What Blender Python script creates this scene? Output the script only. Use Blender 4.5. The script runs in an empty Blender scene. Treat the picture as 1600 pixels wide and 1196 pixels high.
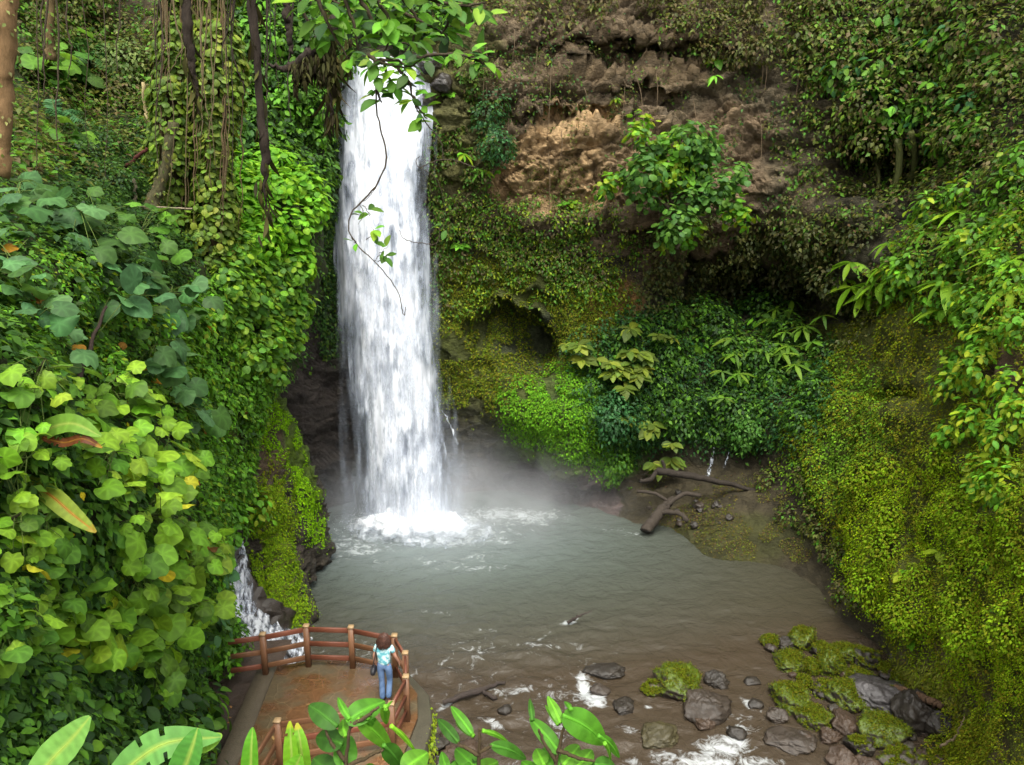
import bpy, math, random
import numpy as np
from mathutils import Vector

random.seed(7)
RS = np.random.RandomState(11)
R = math.radians
S = bpy.context.scene
COL = S.collection

# ------------------------------------------------------------------ camera, sky, sun, exposure
F = 1250.0
TH = R(14)
CAMZ = 12.5
cam_d = bpy.data.cameras.new('camera')
cam = bpy.data.objects.new('camera', cam_d)
COL.objects.link(cam)
cam.location = (0, 0, CAMZ)
cam.rotation_euler = (R(90) - TH, 0, 0)
cam_d.sensor_width = 36
cam_d.lens = 36 * F / 1600
cam_d.clip_start = 0.1
cam_d.clip_end = 500
S.camera = cam

SUN_EL, SUN_AZ = 64, 176          # degrees; azimuth measured clockwise from +Y, the sun is high behind the viewer
world = bpy.data.worlds.new('World')
S.world = world
world.use_nodes = True
wn, wl = world.node_tree.nodes, world.node_tree.links
sky = wn.new('ShaderNodeTexSky')
sky.sky_type = 'NISHITA'
sky.sun_disc = False
sky.sun_elevation = R(SUN_EL)
sky.sun_rotation = R(SUN_AZ)
sky.dust_density = 4.0
hs = wn.new('ShaderNodeHueSaturation')
hs.inputs['Saturation'].default_value = 0.03
wl.new(sky.outputs[0], hs.inputs['Color'])
wl.new(hs.outputs[0], wn['Background'].inputs[0])
wn['Background'].inputs[1].default_value = 0.15

sun_d = bpy.data.lights.new('sun', 'SUN')
sun_d.energy = 1.2
sun_d.angle = R(28)
sun_d.color = (1.0, 0.93, 0.76)
sun = bpy.data.objects.new('sun', sun_d)
COL.objects.link(sun)
sun_dir = Vector((math.sin(R(SUN_AZ)) * math.cos(R(SUN_EL)), math.cos(R(SUN_AZ)) * math.cos(R(SUN_EL)), math.sin(R(SUN_EL))))
sun.rotation_euler = sun_dir.to_track_quat('Z', 'Y').to_euler()

S.view_settings.view_transform = 'Standard'
S.view_settings.look = 'None'
S.view_settings.exposure = 1.5
S.view_settings.gamma = 1
S.cycles.max_bounces = 8
S.cycles.diffuse_bounces = 5
S.cycles.transparent_max_bounces = 24
S.cycles.volume_bounces = 1
S.cycles.volume_step_rate = 4.0

# ------------------------------------------------------------------ helpers
FW = np.array([0, math.cos(TH), -math.sin(TH)])
UPV = np.array([0, math.sin(TH), math.cos(TH)])

def P(px, py, Y):
    """world point seen at picture position px,py (1600 px wide picture) at forward distance Y"""
    px = np.asarray(px, float); py = np.asarray(py, float); Y = np.asarray(Y, float)
    a = (px - 800) / F; b = (598 - py) / F
    d = FW + a[..., None] * np.array([1.0, 0, 0]) + b[..., None] * UPV
    t = Y / d[..., 1]
    return np.array([0, 0, CAMZ]) + d * t[..., None]

def Yz(py, z):
    """forward distance at which row py meets the level z"""
    b = (598 - np.asarray(py, float)) / F
    dy = math.cos(TH) + b * math.sin(TH); dz = -math.sin(TH) + b * math.cos(TH)
    return (z - CAMZ) / dz * dy

def nrmz(v):
    return v / np.maximum(np.linalg.norm(v, axis=-1, keepdims=True), 1e-9)

_perm = np.random.RandomState(3).permutation(256)
_perm = np.concatenate([_perm, _perm, _perm])
_val = np.random.RandomState(5).rand(256) * 2 - 1

def vnoise(p):
    i = np.floor(p).astype(int); f = p - i
    f = f * f * (3 - 2 * f)
    i &= 255
    def h(a, b, c):
        return _val[_perm[_perm[_perm[(i[..., 0] + a) & 255] + ((i[..., 1] + b) & 255)] + ((i[..., 2] + c) & 255)]]
    x, y, z = f[..., 0], f[..., 1], f[..., 2]
    def L(a, b, t): return a + (b - a) * t
    return L(L(L(h(0,0,0), h(1,0,0), x), L(h(0,1,0), h(1,1,0), x), y),
             L(L(h(0,0,1), h(1,0,1), x), L(h(0,1,1), h(1,1,1), x), y), z)

def fbm(p, sc=1.0, octv=4, gain=0.5):
    p = np.asarray(p, float) * sc
    s = 0; a = 1; t = 0
    for k in range(octv):
        s = s + a * vnoise(p + 17.3 * k); t += a; a *= gain; p = p * 2.03
    return s / t

def cells(p, sc):
    """broken-block noise: every cell is a tilted facet; also returns how near a crack the point is"""
    q = np.asarray(p, float) * sc
    q = np.stack([q[..., 0] + 0.45 * q[..., 2], q[..., 1] * 0.8, 1.7 * q[..., 2] - 0.55 * q[..., 0]], -1)
    q = q + 0.25 * fbm(q, 0.9, 2)[..., None]
    i = np.floor(q).astype(int)
    f1 = np.full(q.shape[:-1], 9.0); f2 = f1.copy(); val = np.zeros_like(f1)
    for ox in (-1, 0, 1):
        for oy in (-1, 0, 1):
            for oz in (-1, 0, 1):
                j = i + np.array([ox, oy, oz]); k = j & 255
                h = _perm[_perm[_perm[k[..., 0]] + k[..., 1]] + k[..., 2]]
                r1, r2, r3 = _val[h], _val[(h + 77) & 255], _val[(h + 151) & 255]
                c = j + 0.5 + 0.42 * np.stack([r1, r2, r3], -1)
                dv = q - c; dd = np.sqrt((dv ** 2).sum(-1))
                v = 0.5 * r3 + 0.9 * (dv * np.stack([r2, r3, np.abs(r1)], -1)).sum(-1)
                nb = dd < f1
                f2 = np.where(nb, f1, np.minimum(f2, dd)); val = np.where(nb, v, val); f1 = np.where(nb, dd, f1)
    return val, np.clip((f2 - f1) / 0.07, 0, 1)

def rbf(ctrl):
    c = np.array(ctrl, float)
    xy = c[:, :2] / 400.0; v = np.log(c[:, 2])
    n = len(c)
    phi = lambda a, b: np.sqrt(((a[:, None, :] - b[None]) ** 2).sum(-1) + 0.01)
    A = np.zeros((n + 3, n + 3))
    A[:n, :n] = phi(xy, xy) + np.eye(n) * -0.004
    A[:n, n] = 1; A[:n, n+1:] = xy; A[n, :n] = 1; A[n+1:, :n] = xy.T
    w = np.linalg.solve(A, np.concatenate([v, [0, 0, 0]]))
    def f(px, py):
        q = np.stack([np.ravel(px), np.ravel(py)], -1) / 400.0
        out = np.empty(len(q))
        for k in range(0, len(q), 50000):
            s = q[k:k+50000]
            out[k:k+50000] = phi(s, xy) @ w[:n] + w[n] + s @ w[n+1:]
        return np.exp(out).reshape(np.shape(px))
    return f

def inpoly(px, py, poly):
    px = np.asarray(px); py = np.asarray(py)
    r = np.zeros(px.shape, bool)
    n = len(poly)
    for i in range(n):
        x0, y0 = poly[i]; x1, y1 = poly[(i + 1) % n]
        c = ((y0 > py) != (y1 > py)) & (px < (x1 - x0) * (py - y0) / ((y1 - y0) or 1e-9) + x0)
        r ^= c
    return r

def samplepoly(poly, n, rs=RS):
    a = np.array(poly, float)
    lo, hi = a.min(0), a.max(0)
    out = []
    m = 0
    while m < n:
        q = lo + rs.rand(max(n, 64) * 2, 2) * (hi - lo)
        q = q[inpoly(q[:, 0], q[:, 1], poly)]
        out.append(q); m += len(q)
    return np.concatenate(out)[:n]

# mesh buffer ------------------------------------------------------
class MB:
    def __init__(s):
        s.v = []; s.f = []; s.c = []; s.n = 0
    def add(s, v, f, c):
        v = np.asarray(v, float).reshape(-1, 3); f = np.asarray(f, int).reshape(-1, 3)
        c = np.asarray(c, float)
        if c.ndim == 1: c = np.tile(c[:3], (len(v), 1))
        s.v.append(v); s.f.append(f + s.n); s.c.append(c[:, :3]); s.n += len(v)
    def build(s, name, m, parent=None, smooth=False, origin=None):
        v = np.concatenate(s.v); f = np.concatenate(s.f); c = np.concatenate(s.c)
        if origin is None:
            origin = np.zeros(3) if parent is not None else np.array([v[:, 0].mean(), v[:, 1].mean(), v[:, 2].min()])
        me = bpy.data.meshes.new(name)
        v = v - (origin if parent is None else parent_origin(parent))
        me.vertices.add(len(v)); me.vertices.foreach_set('co', v.astype(np.float32).ravel())
        me.loops.add(len(f) * 3); me.loops.foreach_set('vertex_index', f.astype(np.int32).ravel())
        me.polygons.add(len(f)); me.polygons.foreach_set('loop_start', np.arange(0, len(f) * 3, 3, dtype=np.int32))
        me.polygons.foreach_set('loop_total', np.full(len(f), 3, np.int32))
        if smooth: me.polygons.foreach_set('use_smooth', np.ones(len(f), bool))
        at = me.attributes.new('col', 'FLOAT_COLOR', 'POINT')
        at.data.foreach_set('color', np.concatenate([np.clip(c, 0, 1), np.ones((len(c), 1))], 1).astype(np.float32).ravel())
        me.update(calc_edges=True); me.validate()
        me.materials.append(m)
        o = bpy.data.objects.new(name, me); COL.objects.link(o)
        if parent is not None: o.parent = parent
        else: o.location = origin
        return o

def parent_origin(o):
    p = np.zeros(3)
    while o is not None:
        p = p + np.array(o.location); o = o.parent
    return p

def tag(o, label=None, cat=None, group=None, kind=None):
    if label: o['label'] = label
    if cat: o['category'] = cat
    if group: o['group'] = group
    if kind: o['kind'] = kind
    return o

def thing(name, label, cat, loc, group=None):
    o = bpy.data.objects.new(name, None); COL.objects.link(o)
    o.location = loc; o.empty_display_size = 0.2
    return tag(o, label, cat, group)

# materials --------------------------------------------------------
def mat(name):
    m = bpy.data.materials.new(name); m.use_nodes = True
    return m, m.node_tree.nodes, m.node_tree.links, m.node_tree.nodes['Principled BSDF']

def leafmat(name, rough=0.42, trans=0.35, spec=0.5, bump=0.0, sc=30):
    m, n, l, b = mat(name)
    a = n.new('ShaderNodeAttribute'); a.attribute_name = 'col'
    no = n.new('ShaderNodeTexNoise'); no.inputs['Scale'].default_value = sc
    tc = n.new('ShaderNodeTexCoord'); l.new(tc.outputs['Object'], no.inputs['Vector'])
    mr = n.new('ShaderNodeMapRange'); mr.inputs['To Min'].default_value = 0.8; mr.inputs['To Max'].default_value = 1.2
    l.new(no.outputs[0], mr.inputs['Value'])
    mx = n.new('ShaderNodeMix'); mx.data_type = 'RGBA'; mx.blend_type = 'MULTIPLY'; mx.inputs['Factor'].default_value = 1
    l.new(a.outputs['Color'], mx.inputs['A']); l.new(mr.outputs[0], mx.inputs['B'])
    l.new(mx.outputs['Result'], b.inputs['Base Color'])
    b.inputs['Roughness'].default_value = rough
    b.inputs['Specular IOR Level'].default_value = spec
    tr = n.new('ShaderNodeBsdfTranslucent')
    hs = n.new('ShaderNodeHueSaturation'); hs.inputs['Hue'].default_value = 0.48; hs.inputs['Value'].default_value = 1.6
    l.new(mx.outputs['Result'], hs.inputs['Color']); l.new(hs.outputs[0], tr.inputs['Color'])
    ms = n.new('ShaderNodeMixShader'); ms.inputs[0].default_value = trans
    l.new(b.outputs[0], ms.inputs[1]); l.new(tr.outputs[0], ms.inputs[2])
    l.new(ms.outputs[0], n['Material Output'].inputs['Surface'])
    if bump:
        w = n.new('ShaderNodeBump'); w.inputs['Strength'].default_value = bump; w.inputs['Distance'].default_value = 0.01
        l.new(no.outputs[0], w.inputs['Height']); l.new(w.outputs[0], b.inputs['Normal'])
    return m

def groundmat(name, rough=0.75, sc=3.0, strength=0.6, dist=0.12, spec=0.35, dark=0.45, light=1.5, stretch=(1, 1, 1), crack=0.25):
    m, n, l, b = mat(name)
    a = n.new('ShaderNodeAttribute'); a.attribute_name = 'col'
    tc = n.new('ShaderNodeTexCoord'); mp = n.new('ShaderNodeMapping'); mp.inputs['Scale'].default_value = stretch
    l.new(tc.outputs['Object'], mp.inputs['Vector'])
    n1 = n.new('ShaderNodeTexNoise'); n1.inputs['Scale'].default_value = sc; n1.inputs['Detail'].default_value = 10; n1.inputs['Roughness'].default_value = 0.68
    l.new(mp.outputs[0], n1.inputs['Vector'])
    n2 = n.new('ShaderNodeTexNoise'); n2.inputs['Scale'].default_value = sc * 6; n2.inputs['Detail'].default_value = 6; n2.inputs['Roughness'].default_value = 0.7
    l.new(mp.outputs[0], n2.inputs['Vector'])
    vo = n.new('ShaderNodeTexVoronoi'); vo.feature = 'DISTANCE_TO_EDGE'; vo.inputs['Scale'].default_value = sc * 1.3
    nz = n.new('ShaderNodeMix'); nz.data_type = 'RGBA'; nz.inputs['Factor'].default_value = 0.25
    l.new(mp.outputs[0], nz.inputs['A']); l.new(n1.outputs['Color'], nz.inputs['B']); l.new(nz.outputs['Result'], vo.inputs['Vector'])
    mr = n.new('ShaderNodeMapRange'); mr.inputs['From Min'].default_value = 0.3; mr.inputs['From Max'].default_value = 0.7
    mr.inputs['To Min'].default_value = dark; mr.inputs['To Max'].default_value = light
    ad = n.new('ShaderNodeMath'); ad.operation = 'MULTIPLY_ADD'; ad.inputs[1].default_value = 0.5
    l.new(n2.outputs[0], ad.inputs[0])
    hf = n.new('ShaderNodeMath'); hf.operation = 'MULTIPLY'; hf.inputs[1].default_value = 0.5; l.new(n1.outputs[0], hf.inputs[0]); l.new(hf.outputs[0], ad.inputs[2])
    l.new(ad.outputs[0], mr.inputs['Value'])
    mx = n.new('ShaderNodeMix'); mx.data_type = 'RGBA'; mx.blend_type = 'MULTIPLY'; mx.inputs['Factor'].default_value = 1
    l.new(a.outputs['Color'], mx.inputs['A']); l.new(mr.outputs[0], mx.inputs['B'])
    l.new(mx.outputs['Result'], b.inputs['Base Color'])
    if crack > 0.5:      # blocks of slightly different stone, cut off from each other by open joints
        v2 = n.new('ShaderNodeTexVoronoi'); v2.inputs['Scale'].default_value = sc * 1.3; l.new(nz.outputs['Result'], v2.inputs['Vector'])
        sp = n.new('ShaderNodeSeparateColor'); l.new(v2.outputs['Color'], sp.inputs[0])
        r3 = n.new('ShaderNodeMapRange'); r3.inputs['To Min'].default_value = 0.72; r3.inputs['To Max'].default_value = 1.28; l.new(sp.outputs[0], r3.inputs['Value'])
        m3 = n.new('ShaderNodeMix'); m3.data_type = 'RGBA'; m3.blend_type = 'MULTIPLY'; m3.inputs['Factor'].default_value = 1
        l.new(mx.outputs['Result'], m3.inputs['A']); l.new(r3.outputs[0], m3.inputs['B']); l.new(m3.outputs['Result'], b.inputs['Base Color'])
        vm = n.new('ShaderNodeMath'); vm.operation = 'MULTIPLY_ADD'; vm.inputs[1].default_value = 0.35; l.new(sp.outputs[1], vm.inputs[0]); l.new(ad.outputs[0], vm.inputs[2])
        ad = vm
    h = n.new('ShaderNodeMath'); h.operation = 'MULTIPLY_ADD'; h.inputs[1].default_value = crack
    l.new(vo.outputs['Distance'], h.inputs[0]); l.new(ad.outputs[0], h.inputs[2])
    bp = n.new('ShaderNodeBump'); bp.inputs['Strength'].default_value = strength; bp.inputs['Distance'].default_value = dist
    l.new(h.outputs[0], bp.inputs['Height']); l.new(bp.outputs[0], b.inputs['Normal'])
    b.inputs['Roughness'].default_value = rough; b.inputs['Specular IOR Level'].default_value = spec
    return m

M = {}
M['leaf'] = leafmat('leaf', 0.55, 0.34, 0.22)
M['leafbig'] = leafmat('leaf_broad', 0.58, 0.34, 0.24, 0.4, 22)
M['moss'] = leafmat('moss', 0.9, 0.15, 0.1)
M['dry'] = leafmat('dry_plant', 0.9, 0.1, 0.1)
M['bark'] = groundmat('bark', 0.85, 6, 0.7, 0.04, 0.2, 0.5, 1.5, (3, 3, 0.6))
M['cliff'] = groundmat('cliff_rock', 0.75, 1.7, 1.0, 0.25, 0.3, 0.35, 1.65, (0.8, 0.8, 1.5), 0.9)
M['bank'] = groundmat('bank_soil', 0.85, 2.5, 0.6, 0.1, 0.2)
M['wet'] = groundmat('wet_rock', 0.3, 3.5, 0.6, 0.08, 0.6, 0.5, 1.5)
M['rock'] = groundmat('boulder_rock', 0.45, 5, 0.6, 0.06, 0.5, 0.5, 1.5)

# ------------------------------------------------------------------ terrain sheets
class Sheet:
    def __init__(s, left, right, y0, y1, ctrl, nc, nr, gauss=(), fold=0, disp=None, arches=()):
        s.l = np.array(left, float); s.r = np.array(right, float); s.y0 = y0; s.y1 = y1
        f = rbf(ctrl)
        py = np.linspace(y0, y1, nr)
        L = np.interp(py, s.l[:, 0], s.l[:, 1]); Rr = np.interp(py, s.r[:, 0], s.r[:, 1])
        u = np.linspace(0, 1, nc)
        s.PX = L[:, None] + (Rr - L)[:, None] * u; s.PY = np.repeat(py[:, None], nc, 1)
        Y = f(s.PX, s.PY)
        for gx, gy, rx, ry, am in gauss:
            Y = Y + am * np.exp(-(((s.PX - gx) / rx) ** 2 + ((s.PY - gy) / ry) ** 2))
        for pts, dep, fall_ in arches:          # recess under an overhanging lip that follows pts
            pa = np.array(pts, float)
            ay = np.interp(s.PX, pa[:, 0], pa[:, 1]) + 5 * np.sin(s.PX * 0.11) + 3 * np.sin(s.PX * 0.29)
            dd = np.interp(s.PX, pa[:, 0], pa[:, 2])
            q = s.PY - ay
            Y = Y + dep * dd * (1 / (1 + np.exp(-np.clip(q / 2.2, -40, 40)))) * np.exp(-np.clip(q, 0, None) / fall_) - 0.35 * dd * np.exp(-((q + 10) / 12) ** 2)
        s.nc = nc; s.nr = nr
        if fold:
            ex, ey, eY = [s.PX], [s.PY], [Y]
            for k in range(1, fold + 1):
                ex.append(s.PX[:, -1:] - 2.2 * k ** 1.25); ey.append(s.PY[:, -1:]); eY.append(Y[:, -1:] + 0.28 * k ** 1.35)
            s.PX = np.concatenate(ex, 1); s.PY = np.concatenate(ey, 1); Y = np.concatenate(eY, 1)
        W = P(s.PX, s.PY, Y)
        N = s.normals(W)
        if disp is not None:
            W = W + N * disp(s.PX, s.PY, W)[..., None]
            N = s.normals(W)
        s.W = W; s.N = N
    def normals(s, W):
        du = np.gradient(W, axis=1); dv = np.gradient(W, axis=0)
        n = nrmz(np.cross(dv, du))
        tocam = np.array([0, 0, CAMZ]) - W
        sg = np.sign((n * tocam).sum(-1).mean())
        return n * (sg if sg else 1)
    def at(s, px, py):
        px = np.asarray(px, float); py = np.asarray(py, float)
        L = np.interp(py, s.l[:, 0], s.l[:, 1]); Rr = np.interp(py, s.r[:, 0], s.r[:, 1])
        u = np.clip((px - L) / (Rr - L), 0, 1) * (s.nc - 1.001); v = np.clip((py - s.y0) / (s.y1 - s.y0), 0, 1) * (s.nr - 1.001)
        i = u.astype(int); j = v.astype(int); a = (u - i)[..., None]; b = (v - j)[..., None]
        def bl(A): return (A[j, i] * (1-a) + A[j, i+1] * a) * (1-b) + (A[j+1, i] * (1-a) + A[j+1, i+1] * a) * b
        return bl(s.W), nrmz(bl(s.N))
    def mesh(s, name, m, col):
        nr, nc = s.W.shape[:2]
        idx = np.arange(nr * nc).reshape(nr, nc)
        a, b, c, d = idx[:-1, :-1], idx[:-1, 1:], idx[1:, 1:], idx[1:, :-1]
        f = np.concatenate([np.stack([a, d, c], -1).reshape(-1, 3), np.stack([a, c, b], -1).reshape(-1, 3)])
        mb = MB(); mb.add(s.W.reshape(-1, 3), f, col.reshape(-1, 3))
        return mb.build(name, m, smooth=True, origin=np.zeros(3))

def paint(PX, PY, W, base, patches, wob=30):
    c = np.tile(np.array(base, float), PX.shape + (1,))
    wx = PX + wob * fbm(W, 0.7, 4); wy = PY + wob * fbm(W + 40, 0.7, 4)
    for poly, soft, rgb in patches:
        if isinstance(poly, tuple) and len(poly) == 4:
            x, y, rx, ry = poly
            d = 1 - np.sqrt(((wx - x) / rx) ** 2 + ((wy - y) / ry) ** 2)
            k = np.clip(d / soft + 0.5, 0, 1)
        else:
            k = inpoly(wx, wy, poly).astype(float)
        k = (k * k * (3 - 2 * k))[..., None]
        c = c * (1 - k) + np.array(rgb) * k
    return c

# main: back cliff, cove, right slope and river bed in one sheet
main_ctrl = [
 (380,-250,36),(380,100,31),(380,480,27.5),(440,300,28.5),(440,480,28),(400,700,27.5),(440,700,27.6),(440,800,28.6),(500,800,29.3),(500,600,29),
 (600,-250,36),(600,40,31.2),(600,100,30.2),(600,400,30.2),(600,780,30.8),(535,95,29.9),(535,400,29.5),(700,90,29.8),(700,300,29.9),(700,600,30.2),(720,740,30.8),
 (740,480,30.2),(860,580,30.0),(850,610,29.0),(900,650,28.5),(880,700,28.9),(800,700,30.0),(820,480,30.3),(800,785,30.4),(900,793,29.6),(1000,822,27.9),(1060,835,27.2),
 (800,860,28.5),(600,860,29.5),(500,900,26.5),(440,1000,22.5),(600,1000,22.2),(900,1000,22.0),(1200,1000,21.2),(1100,905,25.0),(1100,868,25.4),(1200,883,24.7),(1280,925,22.9),(1340,985,20.5),(1385,1012,19.6),
 (1300,1100,17.9),(1450,1100,16.9),(1480,1196,14.8),(1300,1196,15.6),(1000,1196,16.1),(600,1196,16.3),(400,1196,16.0),(380,1250,15),(800,1250,15),(1300,1250,14.5),
 (1000,760,30),(1000,800,28.4),(1100,800,27.2),(1200,800,26.4),(1100,745,29.6),(1200,740,28.2),(1100,650,30.2),(1000,600,30.3),(1150,550,31.3),(1250,500,32),(1200,430,33),
 (1000,400,30.8),(1100,300,31),(1100,150,32),(900,250,30.3),(850,100,30.6),(1000,50,32),(1000,-250,36),(700,-250,34),(1300,100,31),(1300,300,30),(1200,-250,35),(1310,450,30),
 (1300,600,26.8),(1250,700,26.4),(1350,700,23.5),(1330,850,22.8),(1330,940,21.2),(1400,850,20),(1400,960,18.7),(1450,1050,17),(1500,900,16.5),(1600,1000,13.5),(1600,1196,12.5),(1700,1196,11),
 (1600,800,14.5),(1500,700,19),(1600,600,17),(1450,500,23.5),(1600,450,19),(1450,300,27),(1600,250,23),(1450,100,29),(1600,50,26),(1600,-250,30),(1850,-250,26),(1850,200,17),(1850,600,12),(1850,1000,9.5),(1850,1250,8.5)]
TAN = [(755,312),(790,235),(815,195),(880,165),(955,165),(1010,215),(1000,290),(940,325),(850,335)]
def main_disp(PX, PY, W):
    soft = fbm(W, 0.45, 4) * 0.45 + fbm(W, 1.6, 3) * 0.15
    # strata: tilted ledges and broken faces
    q = np.stack([W[..., 0] * 0.35 + W[..., 2] * 0.2, W[..., 1] * 0.3, W[..., 2] * 1.0 - W[..., 0] * 0.35], -1)
    rdg = 1 - np.abs(fbm(q, 1.1, 5, 0.55)) * 2.6
    q2 = np.stack([W[..., 0] * 1.6, W[..., 1] * 1.6, W[..., 2] * 2.4 - W[..., 0] * 1.3], -1)
    st = fbm(q2 + 0.8 * fbm(W, 1.2, 2)[..., None], 1.0, 4)
    st = np.abs(((st * 3.0) % 1.0) - 0.3)
    rockm = np.clip(1.15 - np.sqrt(((PX - 950) / 330) ** 2 + ((PY - 170) / 240) ** 2), 0, 0.6) / 0.6
    under = np.clip((1 - W[..., 2]) / 1.0, 0, 1)
    b1, k1 = cells(W, 0.55); b2, k2 = cells(W + 31, 1.5); b3, k3 = cells(W + 57, 3.6)
    shore = np.exp(-(((PX - 860) / 180) ** 2 + ((PY - 750) / 60) ** 2)) + np.exp(-(((PX - 490) / 60) ** 2 + ((PY - 680) / 160) ** 2)) + 0.8 * np.exp(-(((PX - 740) / 70) ** 2 + ((PY - 600) / 130) ** 2))
    blocks = b1 * 0.62 + b2 * 0.30 + b3 * 0.12 + (k1 - 1) * 0.20 + (k2 - 1) * 0.10
    d = soft * (1 - 0.4 * rockm) + rockm * (rdg * 0.14 + blocks) + np.clip(shore, 0, 1) * blocks * 0.45
    # hanging shelves in the upper right
    sh = np.exp(-(((PX - 1300) / 220) ** 2 + ((PY - 330) / 200) ** 2))
    d = d + sh * 0.7 * np.clip(fbm(W * np.array([0.5, 0.5, 1.6]), 0.6, 3) * 2.5, -1, 1)
    mossy = np.exp(-(((PX - 1450) / 200) ** 2 + ((PY - 780) / 300) ** 2))
    d = d + mossy * 0.28 * np.clip(fbm(W, 0.8, 3) * 1.8, -1, 1)
    return d * (1 - 0.75 * under)
main = Sheet([(-250,380),(1250,380)], [(-250,1850),(1250,1850)], -250, 1250, main_ctrl, 560, 560,
             gauss=[(960,90,240,22,0.5),(850,545,30,40,1.0),(905,345,160,18,-0.5),
                    (1230,465,140,38,1.8),(1120,470,60,50,1.2),(1370,260,70,26,1.8),(800,640,60,30,-0.5),(780,760,90,26,0.7),(1400,620,40,14,1.2),
                    (850,600,70,14,-0.5),(870,185,90,12,0.8),(1440,250,60,20,1.2)], disp=main_disp, arches=[
    ([(715,530,0),(732,508,0.5),(748,492,0.7),(775,477,0.9),(800,478,1.0),(822,490,1.1),(850,506,1.2),(866,520,0.8),(880,534,0)], 1.9, 60),
    ([(805,466,0),(830,456,0.6),(852,462,0.5),(872,474,0)], 1.0, 14),
    ([(900,70,0),(960,58,0.5),(1030,75,0.9),(1090,66,0.5),(1120,72,0)], 0.7, 34),
    ([(940,150,0),(990,132,0.9),(1050,148,0.7),(1080,158,0)], 0.5, 26),
    ([(1040,410,0),(1080,400,0.6),(1180,415,1),(1260,440,1.1),(1330,455,0.8),(1380,470,0)], 2.2, 60),
    ([(1290,245,0),(1340,235,0.8),(1420,225,1),(1490,240,0.7),(1530,260,0)], 1.6, 45),
    ([(740,700,0),(800,715,0.6),(880,740,0.9),(950,765,0.5),(990,790,0)], 0.9, 40)])
mcol = paint(main.PX, main.PY, main.W, (0.045,0.04,0.022), [
 ([(660,-300),(1300,-300),(1290,380),(1180,430),(960,400),(700,340),(660,100)], 1, (0.140,0.102,0.060)),
 ((1200,170,150,180), 0.6, (0.105,0.082,0.048)),
 ((1010,90,160,60), 0.6, (0.095,0.066,0.034)),
 (TAN, 1, (0.31,0.205,0.10)),
 ((1000,250,60,60), 0.5, (0.22,0.15,0.08)),
 ((1130,240,70,80), 0.5, (0.18,0.125,0.072)),
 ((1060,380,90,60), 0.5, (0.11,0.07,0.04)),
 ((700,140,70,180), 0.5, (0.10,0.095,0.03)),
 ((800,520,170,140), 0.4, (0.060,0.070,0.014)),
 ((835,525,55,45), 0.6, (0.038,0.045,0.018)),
 ((960,480,45,50), 0.6, (0.19,0.10,0.035)),
 ((900,700,110,110), 0.5, (0.06,0.09,0.02)),
 ((860,770,160,50), 0.4, (0.075,0.055,0.05)),
 ((490,560,70,330), 0.3, (0.045,0.036,0.030)),
 ((520,250,60,300), 0.3, (0.035,0.045,0.018)),
 ([(960,740),(1260,700),(1320,800),(1360,1000),(1290,960),(1180,890),(980,840)], 1, (0.042,0.034,0.018)),
 ((1130,850,140,40), 0.5, (0.045,0.045,0.014)),
 ([(1250,520),(1700,430),(1900,1300),(1420,1300),(1380,1020),(1320,850)], 1, (0.075,0.085,0.012)),
 ((1575,590,45,50), 0.5, (0.12,0.075,0.045)),
 ([(1390,1010),(1480,990),(1560,1100),(1600,1250),(1440,1250)], 1, (0.10,0.085,0.035)),
 ((900,1100,560,130), 0.3, (0.075,0.055,0.045)),
], 34)
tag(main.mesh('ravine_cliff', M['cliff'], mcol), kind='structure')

# left bank hillside
left_ctrl = [
 (-250,1250,4.5),(0,1196,6.5),(150,1196,8.5),(330,1196,13.4),(330,1040,16.8),(385,1000,17.6),(350,900,18.5),(350,800,20),(300,1000,14.5),(200,1000,10.8),(100,1000,8.5),(0,1000,7),(-250,1000,5),
 (0,800,7.5),(100,800,8.5),(200,800,10.5),(300,800,15),(350,800,19),(0,600,8.5),(100,600,10.5),(200,600,13.5),(300,600,17.5),(400,600,21.5),(450,600,23.5),
 (0,400,11),(150,400,14),(250,400,18),(350,400,21),(420,400,22.6),(490,400,25),(500,500,25.5),(420,520,22.3),(0,250,16),(100,250,20),(200,250,22.5),(300,250,23),(400,250,25),(510,250,27.5),
 (0,100,22),(150,100,26),(300,100,27),(450,100,27.5),(525,100,28.8),(0,-250,28),(200,-250,33),(400,-250,33),(530,-250,33),(-250,800,5),(-250,400,8),(-250,100,18),(-250,-250,24)]
def left_disp(PX, PY, W):
    return fbm(W, 0.6, 4) * 0.5 + fbm(W, 2.2, 3) * 0.12
left = Sheet([(-250,-250),(1250,-250)], [(-250,530),(0,528),(90,524),(200,516),(330,500),(420,497),(500,486),(560,470),(610,440),(650,400),(700,385),(800,348),(900,345),(980,368),(1010,380),(1050,338),(1100,325),(1250,312)],
             -250, 1250, left_ctrl, 300, 480, gauss=[(230,330,50,50,1.5),(440,330,60,60,-0.9),(150,160,60,40,1.0),(60,130,80,40,1.0)], fold=16, disp=left_disp)
lcol = paint(left.PX, left.PY, left.W, (0.035,0.042,0.016), [
 ((230,60,200,90), 0.5, (0.055,0.042,0.024)), ((120,1120,180,90), 0.5, (0.025,0.024,0.012)), ((330,1080,60,120), 0.5, (0.06,0.055,0.02)),
 ((400,720,60,110), 0.5, (0.06,0.075,0.012))], 30)
tag(left.mesh('hillside', M['bank'], lcol), kind='structure')

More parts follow.
